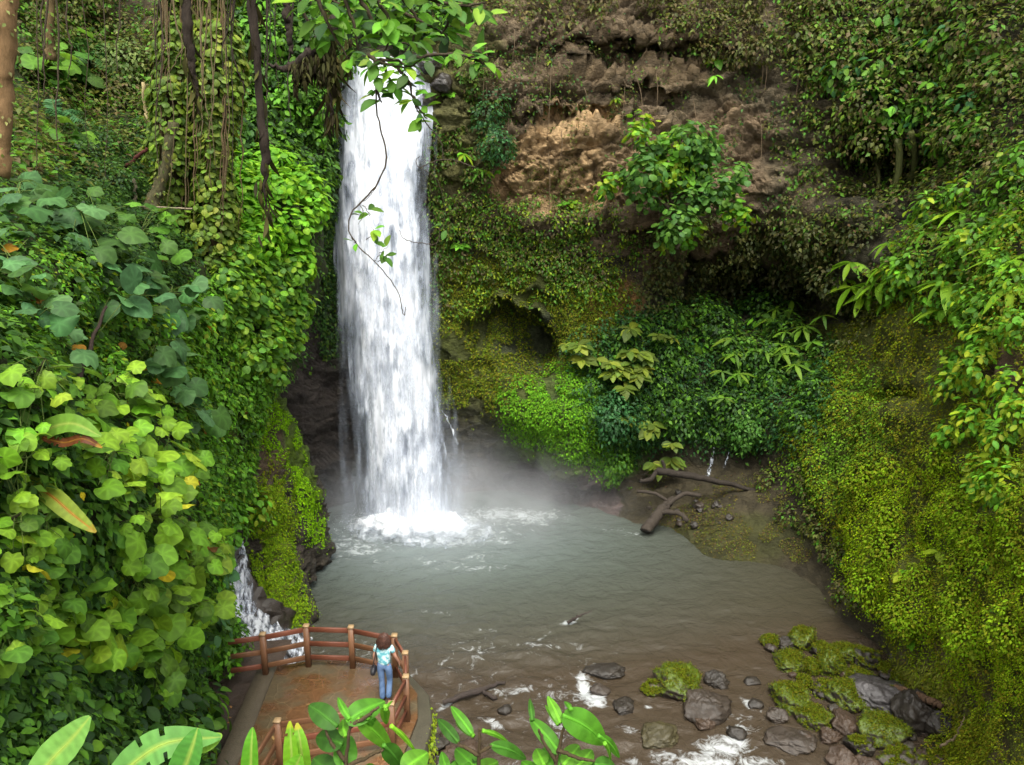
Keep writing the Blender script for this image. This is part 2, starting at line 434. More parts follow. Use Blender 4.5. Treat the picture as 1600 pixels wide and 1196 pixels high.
# moss covered outcrop between the cascade and the pool
out_ctrl = [(440,600,25),(400,600,23.6),(380,640,22.6),(503,800,24.4),(440,760,22.4),(380,700,21.6),(507,860,24.8),(470,860,22.9),(440,860,21.9),(380,860,20.9),(475,940,21.6),(430,950,20.5),(380,950,19.8),(475,1010,20.2),(400,1010,19.2),(350,1010,18.5),(470,700,24.2),(350,760,20.5)]
def out_disp(PX, PY, W):
    return fbm(W, 0.8, 4) * 0.35 + (1 - np.abs(fbm(W * np.array([1, 1, 0.35]), 1.6, 4)) * 2.5) * 0.15 + fbm(W, 3.5, 2) * 0.04 + cells(W, 1.1)[0] * 0.16
outc = Sheet([(600,380),(700,372),(860,345),(1030,340)], [(600,430),(640,444),(700,478),(760,500),(800,508),(850,514),(865,512),(890,500),(930,482),(1030,470)], 600, 1030, out_ctrl, 120, 260,
             gauss=[(455,800,12,110,0.35),(400,930,30,50,0.5)], fold=14, disp=out_disp)
ocol = paint(outc.PX, outc.PY, outc.W, (0.055,0.045,0.032), [
 ([(380,600),(440,600),(480,700),(505,800),(470,800),(440,700),(400,680)], 1, (0.075,0.12,0.008)),
 ([(395,760),(440,750),(445,860),(470,980),(420,980),(410,860)], 1, (0.10,0.12,0.012)),
 ((420,700,30,50), 0.6, (0.085,0.06,0.035)), ((462,810,16,60), 0.6, (0.06,0.045,0.04))], 16)
OUT = outc.mesh('mossy_outcrop', M['cliff'], ocol)
tag(OUT, 'moss-covered rock outcrop standing in the pool left of the waterfall', 'rock')

# wet slab under the little cascade
slab_ctrl = [(340,835,20.6),(400,835,21.0),(345,900,19.4),(420,900,20.3),(360,960,18.9),(430,960,19.8),(490,985,20.8),(340,1000,17.6),(430,1050,18.4),(380,1050,17.4),(520,1060,18.8),(340,1060,16.9),(560,1000,21.2)]
slab = Sheet([(830,335),(1070,330)], [(830,372),(890,386),(935,418),(970,485),(1000,560),(1070,600)], 830, 1070, slab_ctrl, 90, 120, disp=lambda a, b, W: fbm(W, 1.5, 4) * 0.10 + cells(W, 1.8)[0] * 0.16)
scol = paint(slab.PX, slab.PY, slab.W, (0.040,0.031,0.024), [((430,1000,60,30), 0.5, (0.05,0.04,0.033))], 10)
tag(slab.mesh('rock_slab', M['wet'], scol), 'dark wet rock slab under the side cascade behind the railing', 'rock')

# ------------------------------------------------------------------ leaf templates
def t_blade(w, rows=4, fold=0.10, arch=0.18, cols=3, tip=1.0, wave=0.0, vein=0.0, seed=0):
    rs = np.random.RandomState(seed)
    V, C = [], []
    ts = np.linspace(0, 1, rows + 1)
    for t in ts:
        ww = w * (math.sin(math.pi * min(t ** tip * 0.97 + 0.015, 1)) ** 0.75)
        for k in range(cols):
            x = -1 + 2 * k / (cols - 1)
            V.append((x * ww, t, abs(x) * ww * fold * 2.2 - arch * t * t + wave * (rs.rand() - 0.5) * abs(x)))
            C.append(1 + vein * (1 - 2 * abs(x)))
    Fc = []
    for r in range(rows):
        for k in range(cols - 1):
            a = r * cols + k; b = a + 1; c = b + cols; d = a + cols
            Fc += [(a, b, c), (a, c, d)]
    return np.array(V), np.array(Fc), np.array(C)

def t_heart(n=18, notch=0.35, wav=0.05, cup=0.12, seed=0, vein=0.22, rag=0.05):
    rs = np.random.RandomState(seed)
    V = [(0, 0, 0)]; C = [1 + vein]
    rims = []
    for k in range(n):
        th = 2 * math.pi * k / n
        r = 0.5 * (1 + 0.12 * math.cos(th)) * (1 - notch * math.exp(-((abs(th - math.pi)) / 0.35) ** 2)) + 0.10 * math.exp(-(min(th, 2 * math.pi - th) / 0.3) ** 2)
        rims.append((th, r * (1 + rag * (rs.rand() - 0.5) * 2)))
    for fr in (0.55, 1.0):
        for k, (th, r) in enumerate(rims):
            V.append((math.sin(th) * r * fr, math.cos(th) * r * fr, -cup * (r * fr) ** 2 * 4 * 0.5 + (wav * math.sin(3 * th + seed) if fr == 1 else wav * 0.2) * 1.0 + 0.03 * rs.rand()))
            C.append((1 + vein if k % 3 == 0 else 0.92) if fr < 1 else (1.0 + vein * 0.4 if k % 3 == 0 else 0.95))
    Fc = []
    for k in range(n):
        k2 = (k + 1) % n
        Fc += [(0, 1 + k2, 1 + k), (1 + k, 1 + k2, 1 + n + k2), (1 + k, 1 + n + k2, 1 + n + k)]
    V = np.array(V); V[:, 1] += 0.35
    return V, np.array(Fc), np.array(C)

T = {}
_sm = np.array([(0,0,0),(-.30,.42,.07),(.30,.42,.07),(0,1,-.1),(0,.5,-.02)], float)
T['small'] = [(_sm, np.array([(0,4,1),(0,2,4),(1,4,3),(4,2,3)]), np.ones(5))]
T['oval'] = [t_blade(0.30, 4, 0.12, a, seed=s, wave=0.05, vein=0.12) for s, a in enumerate((0.1, 0.22, 0.35))]
T['lance'] = [t_blade(0.13, 5, 0.14, a, seed=s, wave=0.02, vein=0.12) for s, a in enumerate((0.2, 0.45, 0.7))]
T['heart'] = [t_heart(21, 0.35 + 0.1 * (s % 2), 0.04 + 0.03 * (s % 3), 0.12 + 0.08 * (s % 3), s, 0.34, rag=0.04 + 0.06 * (s % 3)) for s in range(6)]
T['hearts'] = [t_heart(9, 0.3, 0.02, 0.2, s, 0.1, 0.05) for s in range(3)]

def leaves(mb, pos, nrm, dr, size, col, kind, rs=RS):
    pos = np.asarray(pos, float); n = len(pos)
    if n == 0: return
    N = nrmz(nrm); D = dr - N * (dr * N).sum(-1, keepdims=True); D = nrmz(D); X = np.cross(D, N)
    size = np.broadcast_to(size, (n,)).astype(float)
    tm = T[kind]; pick = rs.randint(0, len(tm), n)
    for k, (V, Fc, C) in enumerate(tm):
        m = pick == k
        if not m.any(): continue
        s = size[m][:, None, None]
        v = pos[m][:, None, :] + s * (V[None, :, 0, None] * X[m][:, None] + V[None, :, 1, None] * D[m][:, None] + V[None, :, 2, None] * N[m][:, None])
        f = Fc[None] + (np.arange(m.sum()) * len(V))[:, None, None]
        c = col[m][:, None, :] * C[None, :, None]
        mb.add(v.reshape(-1, 3), f.reshape(-1, 3), c.reshape(-1, 3))

def pal(n, cols, jit=0.22, rs=RS, w=None):
    c = np.array(cols, float)
    i = rs.choice(len(c), n, p=None if w is None else np.array(w, float) / sum(w))
    out = c[i] * (1 + jit * (rs.rand(n, 1) * 2 - 1)) * (1 + 0.4 * jit * (rs.rand(n, 3) * 2 - 1))
    return np.clip(out, 0.003, 0.9)

UP = np.array([0, 0, 1.0]); DOWN = -UP
TOC = np.array([0, -1.0, 0.15])

def rnd(n, rs=RS): return rs.randn(n, 3)

# colours ----------------------------------------------------------
G_BRIGHT = [(0.16,0.34,0.013),(0.21,0.41,0.016),(0.12,0.26,0.013)]
G_MID = [(0.10,0.205,0.012),(0.135,0.26,0.014),(0.078,0.155,0.013)]
G_DARK = [(0.058,0.105,0.009),(0.080,0.138,0.010),(0.043,0.074,0.009)]
G_TEAL = [(0.055,0.14,0.022),(0.075,0.18,0.028),(0.04,0.10,0.018)]
G_OLIVE = [(0.115,0.135,0.020),(0.15,0.17,0.022),(0.08,0.092,0.02),(0.13,0.10,0.035)]
G_YEL = [(0.24,0.33,0.012),(0.30,0.38,0.015),(0.18,0.25,0.012)]
G_MOSS = [(0.085,0.25,0.009),(0.12,0.32,0.009),(0.18,0.36,0.008),(0.17,0.25,0.010)]
G_HEART = [(0.17,0.37,0.02),(0.22,0.45,0.03),(0.13,0.29,0.018),(0.27,0.46,0.03)]
G_GREY = [(0.095,0.21,0.022),(0.13,0.26,0.028),(0.075,0.16,0.018)]


def scatter(mb, sh, poly, n, kind, size, cols, lift=(0, 0.12), thr=None, nsc=0.8, upw=0.6, jit=0.22, soft=14, dirw=1.0, w=None, rs=RS, clump=0.0):
    q = samplepoly(poly, n, rs)
    q = q + rs.randn(n, 2) * soft
    p, nn = sh.at(q[:, 0], q[:, 1])
    keep = np.ones(n, bool)
    if thr is not None: keep &= fbm(p, nsc, 3) > thr
    p = p[keep]; nn = nn[keep]; k = len(p)
    if k == 0: return
    # leaf cushions: a second, finer noise pushes the leaves out into clumps
    cl = np.clip(fbm(p + 9, 2.2, 2) + 0.15, -0.2, 1)
    lf = lift[0] + (lift[1] - lift[0]) * rs.rand(k) + clump * cl
    if sh is left: lf = lf * np.clip(p[:, 1] / 17, 0.3, 1.1)
    p = p + nn * lf[:, None]
    if (p[:, 2] < 0.03).any():
        g = p[:, 2] > 0.03; p = p[g]; nn = nn[g]; k = len(p); 
    nl = nn * 0.7 + UP * upw + rnd(k, rs) * 0.42
    dr = DOWN * dirw + nn * 0.5 + rnd(k, rs) * 0.6
    sz = (size[0] + (size[1] - size[0]) * rs.rand(k) ** 1.3) * (np.clip(p[:, 1] / 24, 0.5, 1.15) if sh is main else np.clip(p[:, 1] / 17, 0.45, 1.15) if sh is left else 1)
    # species drift in patches: the patch noise decides which of the greens is commonest
    ca = np.array(cols, float); m = len(ca)
    pi = np.clip(((fbm(p + 70, 0.35, 3) * 1.6 + 0.5) * m + rs.randn(k) * m * 0.22).astype(int), 0, m - 1)
    cc = ca[pi] * (1 + jit * (rs.rand(k, 1) * 2 - 1)) * (1 + 0.4 * jit * (rs.rand(k, 3) * 2 - 1))
    leaves(mb, p, nl, dr, sz, np.clip(cc, 0.003, 0.9), kind, rs)

def dome(mb, c, n, r, dens, kind, size, cols, squash=(1, 1, 1), jit=0.22, upw=0.6, cut=-0.25, rs=RS, w=None, lump=0.3, hang=0.6):
    """a leafy cushion of radius r grown on the surface at c"""
    la = ((size[0] + size[1]) / 2) ** 2 * 0.35
    k = int(dens * 2 * math.pi * r * r / la)
    k = max(20, min(k, 9000))
    d = nrmz(rnd(k * 2, rs)); d = d[(d * n).sum(-1) > cut][:k]; k = len(d)
    lm = 1 + lump * fbm(d * 1.8 + c * 3.1, 1.0, 3) * 2
    rr = r * lm * (0.45 + 0.55 * rs.rand(k) ** 0.45)
    p = c + d * rr[:, None] * np.array(squash)
    nl = d * 0.8 + UP * upw + rnd(k, rs) * 0.35
    dr = d * 0.7 + DOWN * hang + rnd(k, rs) * 0.45
    sz = size[0] + (size[1] - size[0]) * rs.rand(k)
    leaves(mb, p, nl, dr, sz, pal(k, cols, jit, rs, w), kind, rs)

def tube(mb, pts, rad, col, seg=7, wob=0.0, rs=RS):
    pts = np.asarray(pts, float); n = len(pts)
    rad = np.interp(np.linspace(0, 1, n), np.linspace(0, 1, len(np.atleast_1d(rad))), np.atleast_1d(rad))
    tg = nrmz(np.gradient(pts, axis=0))
    ref = np.array([0.13, 0.97, 0.2])
    a = nrmz(np.cross(tg, ref)); b = np.cross(tg, a)
    th = np.linspace(0, 2 * math.pi, seg, endpoint=False)
    rr = rad[:, None] * (1 + wob * (rs.rand(n, seg) - 0.5))
    V = pts[:, None] + rr[..., None] * (np.cos(th)[None, :, None] * a[:, None] + np.sin(th)[None, :, None] * b[:, None])
    Fc = []
    for i in range(n - 1):
        for k in range(seg):
            k2 = (k + 1) % seg
            Fc += [(i*seg+k, i*seg+k2, (i+1)*seg+k2), (i*seg+k, (i+1)*seg+k2, (i+1)*seg+k)]
    base = n * seg
    V = np.concatenate([V.reshape(-1, 3), pts[:1], pts[-1:]])
    for k in range(seg):
        k2 = (k + 1) % seg
        Fc += [(base, k2, k), (base + 1, (n-1)*seg+k, (n-1)*seg+k2)]
    mb.add(V, Fc, np.array(col, float))

def spline(pts, n):
    pts = np.asarray(pts, float)
    m = len(pts)
    if m == 2: return pts[0] + (pts[1] - pts[0]) * np.linspace(0, 1, n)[:, None]
    P0 = np.concatenate([[2*pts[0]-pts[1]], pts, [2*pts[-1]-pts[-2]]])
    out = []
    for t in np.linspace(0, m - 1 - 1e-6, n):
        i = int(t); f = t - i
        a, b, c, d = P0[i], P0[i+1], P0[i+2], P0[i+3]
        out.append(0.5 * ((2*b) + (-a+c)*f + (2*a-5*b+4*c-d)*f*f + (-a+3*b-3*c+d)*f**3))
    return np.array(out)

def pxline(pts, n=20, wob=0.0, rs=RS):
    q = np.array([P(x, y, Y) for x, y, Y in pts])
    s = spline(q, n)
    if wob: s = s + rs.randn(n, 3) * wob
    return s

def rnd(n, rs=RS): return rs.randn(n, 3)

# colours ----------------------------------------------------------
G_BRIGHT = [(0.10,0.27,0.015),(0.13,0.33,0.02),(0.075,0.20,0.015)]
G_MID = [(0.065,0.165,0.014),(0.09,0.21,0.016),(0.05,0.125,0.016)]
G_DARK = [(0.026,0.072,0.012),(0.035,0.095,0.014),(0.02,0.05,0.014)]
G_TEAL = [(0.035,0.12,0.035),(0.05,0.15,0.045),(0.028,0.085,0.028)]
G_OLIVE = [(0.085,0.105,0.018),(0.11,0.13,0.02),(0.06,0.07,0.018),(0.10,0.08,0.03)]
G_YEL = [(0.19,0.27,0.012),(0.24,0.31,0.015),(0.14,0.20,0.012)]
G_MOSS = [(0.125,0.165,0.006),(0.16,0.205,0.008),(0.085,0.12,0.006),(0.16,0.145,0.010)]
G_HEART = [(0.13,0.32,0.02),(0.17,0.38,0.03),(0.10,0.25,0.018),(0.20,0.38,0.03)]
G_GREY = [(0.055,0.14,0.045),(0.075,0.175,0.055),(0.045,0.11,0.03)]

def scatter(mb, sh, poly, n, kind, size, cols, lift=(0, 0.12), thr=None, nsc=0.8, upw=0.6, jit=0.22, soft=14, dirw=1.0, w=None, rs=RS, clump=0.0):
    q = samplepoly(poly, n, rs)
    q = q + rs.randn(n, 2) * soft
    p, nn = sh.at(q[:, 0], q[:, 1])
    keep = np.ones(n, bool)
    if thr is not None: keep &= fbm(p, nsc, 3) > thr
    p = p[keep]; nn = nn[keep]; k = len(p)
    if k == 0: return
    # leaf cushions: a second, finer noise pushes the leaves out into clumps
    cl = np.clip(fbm(p + 9, 2.2, 2) + 0.15, -0.2, 1)
    lf = lift[0] + (lift[1] - lift[0]) * rs.rand(k) + clump * cl
    p = p + nn * lf[:, None]
    if (p[:, 2] < 0.03).any():
        g = p[:, 2] > 0.03; p = p[g]; nn = nn[g]; k = len(p); 
    nl = nn * 0.7 + UP * upw + rnd(k, rs) * 0.42
    dr = DOWN * dirw + nn * 0.5 + rnd(k, rs) * 0.6
    sz = (size[0] + (size[1] - size[0]) * rs.rand(k) ** 1.3) * (np.clip(p[:, 1] / 24, 0.5, 1.15) if sh is main else 1)
    leaves(mb, p, nl, dr, sz, pal(k, cols, jit, rs, w), kind, rs)

def dome(mb, c, n, r, dens, kind, size, cols, squash=(1, 1, 1), jit=0.22, upw=0.6, cut=-0.25, rs=RS, w=None, lump=0.3, hang=0.6):
    """a leafy cushion of radius r grown on the surface at c"""
    la = ((size[0] + size[1]) / 2) ** 2 * 0.35
    k = int(dens * 2 * math.pi * r * r / la)
    k = max(20, min(k, 9000))
    d = nrmz(rnd(k * 2, rs)); d = d[(d * n).sum(-1) > cut][:k]; k = len(d)
    lm = 1 + lump * fbm(d * 1.8 + c * 3.1, 1.0, 3) * 2
    rr = r * lm * (0.45 + 0.55 * rs.rand(k) ** 0.45)
    p = c + d * rr[:, None] * np.array(squash)
    nl = d * 0.8 + UP * upw + rnd(k, rs) * 0.35
    dr = d * 0.7 + DOWN * hang + rnd(k, rs) * 0.45
    sz = size[0] + (size[1] - size[0]) * rs.rand(k)
    leaves(mb, p, nl, dr, sz, pal(k, cols, jit, rs, w), kind, rs)

def tube(mb, pts, rad, col, seg=7, wob=0.0, rs=RS):
    pts = np.asarray(pts, float); n = len(pts)
    rad = np.interp(np.linspace(0, 1, n), np.linspace(0, 1, len(np.atleast_1d(rad))), np.atleast_1d(rad))
    tg = nrmz(np.gradient(pts, axis=0))
    ref = np.array([0.13, 0.97, 0.2])
    a = nrmz(np.cross(tg, ref)); b = np.cross(tg, a)
    th = np.linspace(0, 2 * math.pi, seg, endpoint=False)
    rr = rad[:, None] * (1 + wob * (rs.rand(n, seg) - 0.5))
    V = pts[:, None] + rr[..., None] * (np.cos(th)[None, :, None] * a[:, None] + np.sin(th)[None, :, None] * b[:, None])
    Fc = []
    for i in range(n - 1):
        for k in range(seg):
            k2 = (k + 1) % seg
            Fc += [(i*seg+k, i*seg+k2, (i+1)*seg+k2), (i*seg+k, (i+1)*seg+k2, (i+1)*seg+k)]
    base = n * seg
    V = np.concatenate([V.reshape(-1, 3), pts[:1], pts[-1:]])
    for k in range(seg):
        k2 = (k + 1) % seg
        Fc += [(base, k2, k), (base + 1, (n-1)*seg+k, (n-1)*seg+k2)]
    mb.add(V, Fc, np.array(col, float))

def spline(pts, n):
    pts = np.asarray(pts, float)
    m = len(pts)
    if m == 2: return pts[0] + (pts[1] - pts[0]) * np.linspace(0, 1, n)[:, None]
    P0 = np.concatenate([[2*pts[0]-pts[1]], pts, [2*pts[-1]-pts[-2]]])
    out = []
    for t in np.linspace(0, m - 1 - 1e-6, n):
        i = int(t); f = t - i
        a, b, c, d = P0[i], P0[i+1], P0[i+2], P0[i+3]
        out.append(0.5 * ((2*b) + (-a+c)*f + (2*a-5*b+4*c-d)*f*f + (-a+3*b-3*c+d)*f**3))
    return np.array(out)

def pxline(pts, n=20, wob=0.0, rs=RS):
    q = np.array([P(x, y, Y) for x, y, Y in pts])
    s = spline(q, n)
    if wob: s = s + rs.randn(n, 3) * wob
    return s

# ------------------------------------------------------------------ water
def watermat():
    m, n, l, b = mat('pool_water')
    a = n.new('ShaderNodeAttribute'); a.attribute_name = 'col'
    f = n.new('ShaderNodeAttribute'); f.attribute_name = 'foam'
    tc = n.new('ShaderNodeTexCoord')
    n1 = n.new('ShaderNodeTexNoise'); n1.inputs['Scale'].default_value = 2.6; n1.inputs['Detail'].default_value = 9; n1.inputs['Roughness'].default_value = 0.72; n1.inputs['Distortion'].default_value = 1.2
    mp = n.new('ShaderNodeMapping'); mp.inputs['Scale'].default_value = (1.0, 1.1, 1); l.new(tc.outputs['Object'], mp.inputs[0]); l.new(mp.outputs[0], n1.inputs['Vector'])
    wv = n.new('ShaderNodeTexNoise'); wv.inputs['Scale'].default_value = 1.5; wv.inputs['Detail'].default_value = 6; wv.inputs['Roughness'].default_value = 0.62; wv.inputs['Distortion'].default_value = 0.8
    l.new(mp.outputs[0], wv.inputs['Vector'])
    # foam appears where the ragged noise exceeds 1 - foam
    sb = n.new('ShaderNodeMath'); sb.operation = 'ADD'; l.new(n1.outputs[0], sb.inputs[0]); l.new(f.outputs['Fac'], sb.inputs[1])
    mr = n.new('ShaderNodeMapRange'); mr.inputs['From Min'].default_value = 0.93; mr.inputs['From Max'].default_value = 1.26; l.new(sb.outputs[0], mr.inputs['Value'])
    mx = n.new('ShaderNodeMix'); mx.data_type = 'RGBA'; l.new(mr.outputs[0], mx.inputs['Factor']); l.new(a.outputs['Color'], mx.inputs['A']); mx.inputs['B'].default_value = (0.62, 0.66, 0.68, 1)
    l.new(mx.outputs['Result'], b.inputs['Base Color'])
    r = n.new('ShaderNodeMapRange'); r.inputs['To Min'].default_value = 0.10; r.inputs['To Max'].default_value = 0.75; l.new(mr.outputs[0], r.inputs['Value']); l.new(r.outputs[0], b.inputs['Roughness'])
    b.inputs['IOR'].default_value = 1.33
    bp = n.new('ShaderNodeBump'); bp.inputs['Strength'].default_value = 0.8; bp.inputs['Distance'].default_value = 0.14
    ad = n.new('ShaderNodeMath'); ad.operation = 'MULTIPLY_ADD'; ad.inputs[1].default_value = 0.35; l.new(n1.outputs[0], ad.inputs[0]); l.new(wv.outputs[0], ad.inputs[2])
    l.new(ad.outputs[0], bp.inputs['Height']); l.new(bp.outputs[0], b.inputs['Normal'])
    return m
M['water'] = watermat()
gx = np.arange(-11, 12.01, 0.065); gy = np.arange(11.5, 33.5, 0.065)
GX, GY = np.meshgrid(gx, gy)
# picture coordinates of the flat water, used only to look up where currents and foam lie
def topx(x, y, z=0.0):
    d = np.stack([x, y, np.full_like(x, z - CAMZ)], -1)
    dep = d @ FW
    return 800 + F * d[..., 0] / dep, 598 - F * (d @ UPV) / dep
WPX, WPY = topx(GX, GY)
pw = np.stack([GX, GY, 0 * GX], -1)
foam = np.zeros_like(GX)
def fz(x, y, rx, ry, a, ang=0):
    global foam
    ca, sa = math.cos(R(ang)), math.sin(R(ang))
    dx, dy = WPX - x, WPY - y
    u = dx * ca + dy * sa; v = -dx * sa + dy * ca
    foam = np.maximum(foam, a * np.exp(-((u / rx) ** 2 + (v / ry) ** 2)))
fz(650, 822, 125, 30, 0.95); fz(660, 836, 200, 28, 0.64); fz(810, 808, 140, 26, 0.54); fz(560, 850, 120, 40, 0.48); fz(700, 880, 260, 40, 0.40); fz(960, 830, 120, 12, 0.38, 8)
fz(800, 1080, 70, 14, 0.58, -4); fz(700, 1100, 34, 8, 0.6, -30); fz(770, 1130, 60, 12, 0.55, 22); fz(690, 1128, 40, 8, 0.5, 30)
fz(912, 1075, 16, 42, 0.62, -12); fz(930, 1095, 30, 24, 0.6, 20); fz(890, 972, 30, 7, 0.56, -14); fz(848, 995, 26, 5, 0.46, -35); fz(765, 985, 34, 6, 0.44, 0)
fz(1130, 1168, 75, 30, 0.66, -6); fz(1060, 1180, 110, 16, 0.56); fz(1010, 1190, 80, 16, 0.52); fz(1190, 1190, 70, 16, 0.5)
fz(1140, 1075, 24, 8, 0.48, 30); fz(1010, 1105, 24, 8, 0.47); fz(920, 1040, 30, 8, 0.44, 60); fz(1080, 837, 22, 5, 0.5)
fz(1100, 1190, 200, 26, 0.56); fz(980, 1140, 60, 12, 0.48, 20); fz(1170, 1100, 40, 14, 0.5, 30); fz(560, 1000, 60, 5, 0.42, 10); fz(700, 960, 90, 6, 0.42, 4); fz(680, 1040, 60, 6, 0.42, -8); fz(760, 1020, 70, 6, 0.43); fz(830, 1040, 60, 6, 0.43, 5); fz(1150, 1140, 60, 20, 0.5); fz(1155, 1120, 50, 20, 0.42); fz(940, 1165, 50, 14, 0.42)
mid = np.clip((WPY - 930) / 80, 0, 1) * np.clip((1150 - WPX) / 250, 0, 1)
foam = np.maximum(foam, mid * 0.36)
foam = np.clip(foam + 0.10 * fbm(pw, 0.9, 3) * (foam > 0.2), 0, 0.9)
rough_w = np.clip(foam * 1.3, 0.12, 1)
h = fbm(pw * np.array([0.9, 1.2, 1]) + 20 + 0.7 * fbm(pw, 0.8, 2)[..., None], 2.4, 3) * 0.03 + fbm(pw * np.array([0.7, 1.5, 1]) + 0.6 * fbm(pw, 0.5, 2)[..., None], 1.3, 4) * 0.10 * (0.35 + 1.1 * mid) + fbm(pw, 3.2, 3) * 0.16 * np.clip(foam - 0.42, 0, 1) * 3
rr_ = np.hypot(GX + 3.5, GY - 27.3); h = h + 0.03 * np.sin(rr_ * 6.5 + 3.5 * fbm(pw, 0.5, 2)) * np.exp(-rr_ / 6) * np.clip(rr_ - 1.5, 0, 1)
h = h + 0.22 * np.exp(-(((WPX - 650) / 110) ** 2 + ((WPY - 815) / 22) ** 2))
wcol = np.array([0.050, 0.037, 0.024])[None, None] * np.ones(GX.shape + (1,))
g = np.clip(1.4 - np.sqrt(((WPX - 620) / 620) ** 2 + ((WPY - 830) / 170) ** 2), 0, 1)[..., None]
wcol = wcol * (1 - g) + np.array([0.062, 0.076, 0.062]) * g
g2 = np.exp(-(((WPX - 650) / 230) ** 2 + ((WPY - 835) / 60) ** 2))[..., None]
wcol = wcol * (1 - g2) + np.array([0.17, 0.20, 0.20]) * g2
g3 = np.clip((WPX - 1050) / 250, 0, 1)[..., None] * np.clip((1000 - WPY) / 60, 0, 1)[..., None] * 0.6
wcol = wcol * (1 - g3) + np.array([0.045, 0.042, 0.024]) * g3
nr, nc = GX.shape
idx = np.arange(nr * nc).reshape(nr, nc)
a_, b_, c_, d_ = idx[:-1, :-1], idx[:-1, 1:], idx[1:, 1:], idx[1:, :-1]
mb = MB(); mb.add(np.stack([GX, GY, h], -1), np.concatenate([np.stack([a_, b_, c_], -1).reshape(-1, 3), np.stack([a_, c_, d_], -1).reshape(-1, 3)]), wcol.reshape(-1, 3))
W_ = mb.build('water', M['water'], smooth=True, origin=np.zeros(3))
at = W_.data.attributes.new('foam', 'FLOAT', 'POINT'); at.data.foreach_set('value', foam.ravel().astype(np.float32))
tag(W_, kind='structure')

# ------------------------------------------------------------------ falling water
def fallmat(name, sx=5.0, sz=0.32, amp=1.6, colr=(0.86, 0.89, 0.95), det=6):
    m, n, l, b = mat(name)
    a = n.new('ShaderNodeAttribute'); a.attribute_name = 'dens'
    tc = n.new('ShaderNodeTexCoord'); mp = n.new('ShaderNodeMapping'); mp.inputs['Scale'].default_value = (sx, sx * 0.4, sz)
    l.new(tc.outputs['Object'], mp.inputs[0])
    n1 = n.new('ShaderNodeTexNoise'); n1.inputs['Scale'].default_value = 1; n1.inputs['Detail'].default_value = det; n1.inputs['Roughness'].default_value = 0.62
    l.new(mp.outputs[0], n1.inputs['Vector'])
    mp2 = n.new('ShaderNodeMapping'); mp2.inputs['Scale'].default_value = (sx * 0.32, sx * 0.2, sz * 1.1); l.new(tc.outputs['Object'], mp2.inputs[0])
    n2 = n.new('ShaderNodeTexNoise'); n2.inputs['Scale'].default_value = 1; n2.inputs['Detail'].default_value = 4; n2.inputs['Roughness'].default_value = 0.55
    l.new(mp2.outputs[0], n2.inputs['Vector'])
    av = n.new('ShaderNodeMath'); av.operation = 'ADD'; l.new(n1.outputs[0], av.inputs[0]); l.new(n2.outputs[0], av.inputs[1])
    s = n.new('ShaderNodeMath'); s.operation = 'MULTIPLY_ADD'; s.inputs[1].default_value = amp; s.inputs[2].default_value = -amp; l.new(av.outputs[0], s.inputs[0])
    ad = n.new('ShaderNodeMath'); ad.operation = 'ADD'; ad.use_clamp = True; l.new(s.outputs[0], ad.inputs[0]); l.new(a.outputs['Fac'], ad.inputs[1])
    cm = n.new('ShaderNodeMix'); cm.data_type = 'RGBA'; cm.inputs['A'].default_value = (colr[0] * 0.55, colr[1] * 0.6, colr[2] * 0.68, 1); cm.inputs['B'].default_value = (*colr, 1)
    cr = n.new('ShaderNodeMapRange'); cr.inputs['From Min'].default_value = 0.25; cr.inputs['From Max'].default_value = 0.95; l.new(ad.outputs[0], cr.inputs['Value']); l.new(cr.outputs[0], cm.inputs['Factor'])
    l.new(cm.outputs['Result'], b.inputs['Base Color']); b.inputs['Roughness'].default_value = 0.6
    bp = n.new('ShaderNodeBump'); bp.inputs['Strength'].default_value = 0.5; bp.inputs['Distance'].default_value = 0.12
    l.new(av.outputs[0], bp.inputs['Height']); l.new(bp.outputs[0], b.inputs['Normal'])
    tl = n.new('ShaderNodeBsdfTranslucent'); tl.inputs[0].default_value = (*colr, 1)
    m1 = n.new('ShaderNodeMixShader'); m1.inputs[0].default_value = 0.3; l.new(b.outputs[0], m1.inputs[1]); l.new(tl.outputs[0], m1.inputs[2])
    tp = n.new('ShaderNodeBsdfTransparent'); m2 = n.new('ShaderNodeMixShader')
    l.new(ad.outputs[0], m2.inputs[0]); l.new(tp.outputs[0], m2.inputs[1]); l.new(m1.outputs[0], m2.inputs[2]); l.new(m2.outputs[0], n['Material Output'].inputs[0])
    return m
M['fall'] = fallmat('falling_water', 4.2, 0.42, 2.0)
M['fall2'] = fallmat('falling_water_front', 5.0, 0.75, 3.0)
M['trickle'] = fallmat('trickling_water', 14.0, 1.4, 3.2, (0.85, 0.88, 0.93))
M['foamy'] = fallmat('churned_foam', 3.2, 3.6, 2.2, (0.9, 0.93, 0.97))

def sheetobj(Wp, dens, name, m, parent=None, origin=None):
    nr, nc = Wp.shape[:2]
    idx = np.arange(nr * nc).reshape(nr, nc)
    a, b, c, d = idx[:-1, :-1], idx[:-1, 1:], idx[1:, 1:], idx[1:, :-1]
    mb = MB(); mb.add(Wp.reshape(-1, 3), np.concatenate([np.stack([a, d, c], -1).reshape(-1, 3), np.stack([a, c, b], -1).reshape(-1, 3)]), (1, 1, 1))
    o = mb.build(name, m, parent, smooth=True, origin=origin)
    at = o.data.attributes.new('dens', 'FLOAT', 'POINT'); at.data.foreach_set('value', dens.ravel().astype(np.float32))
    return o

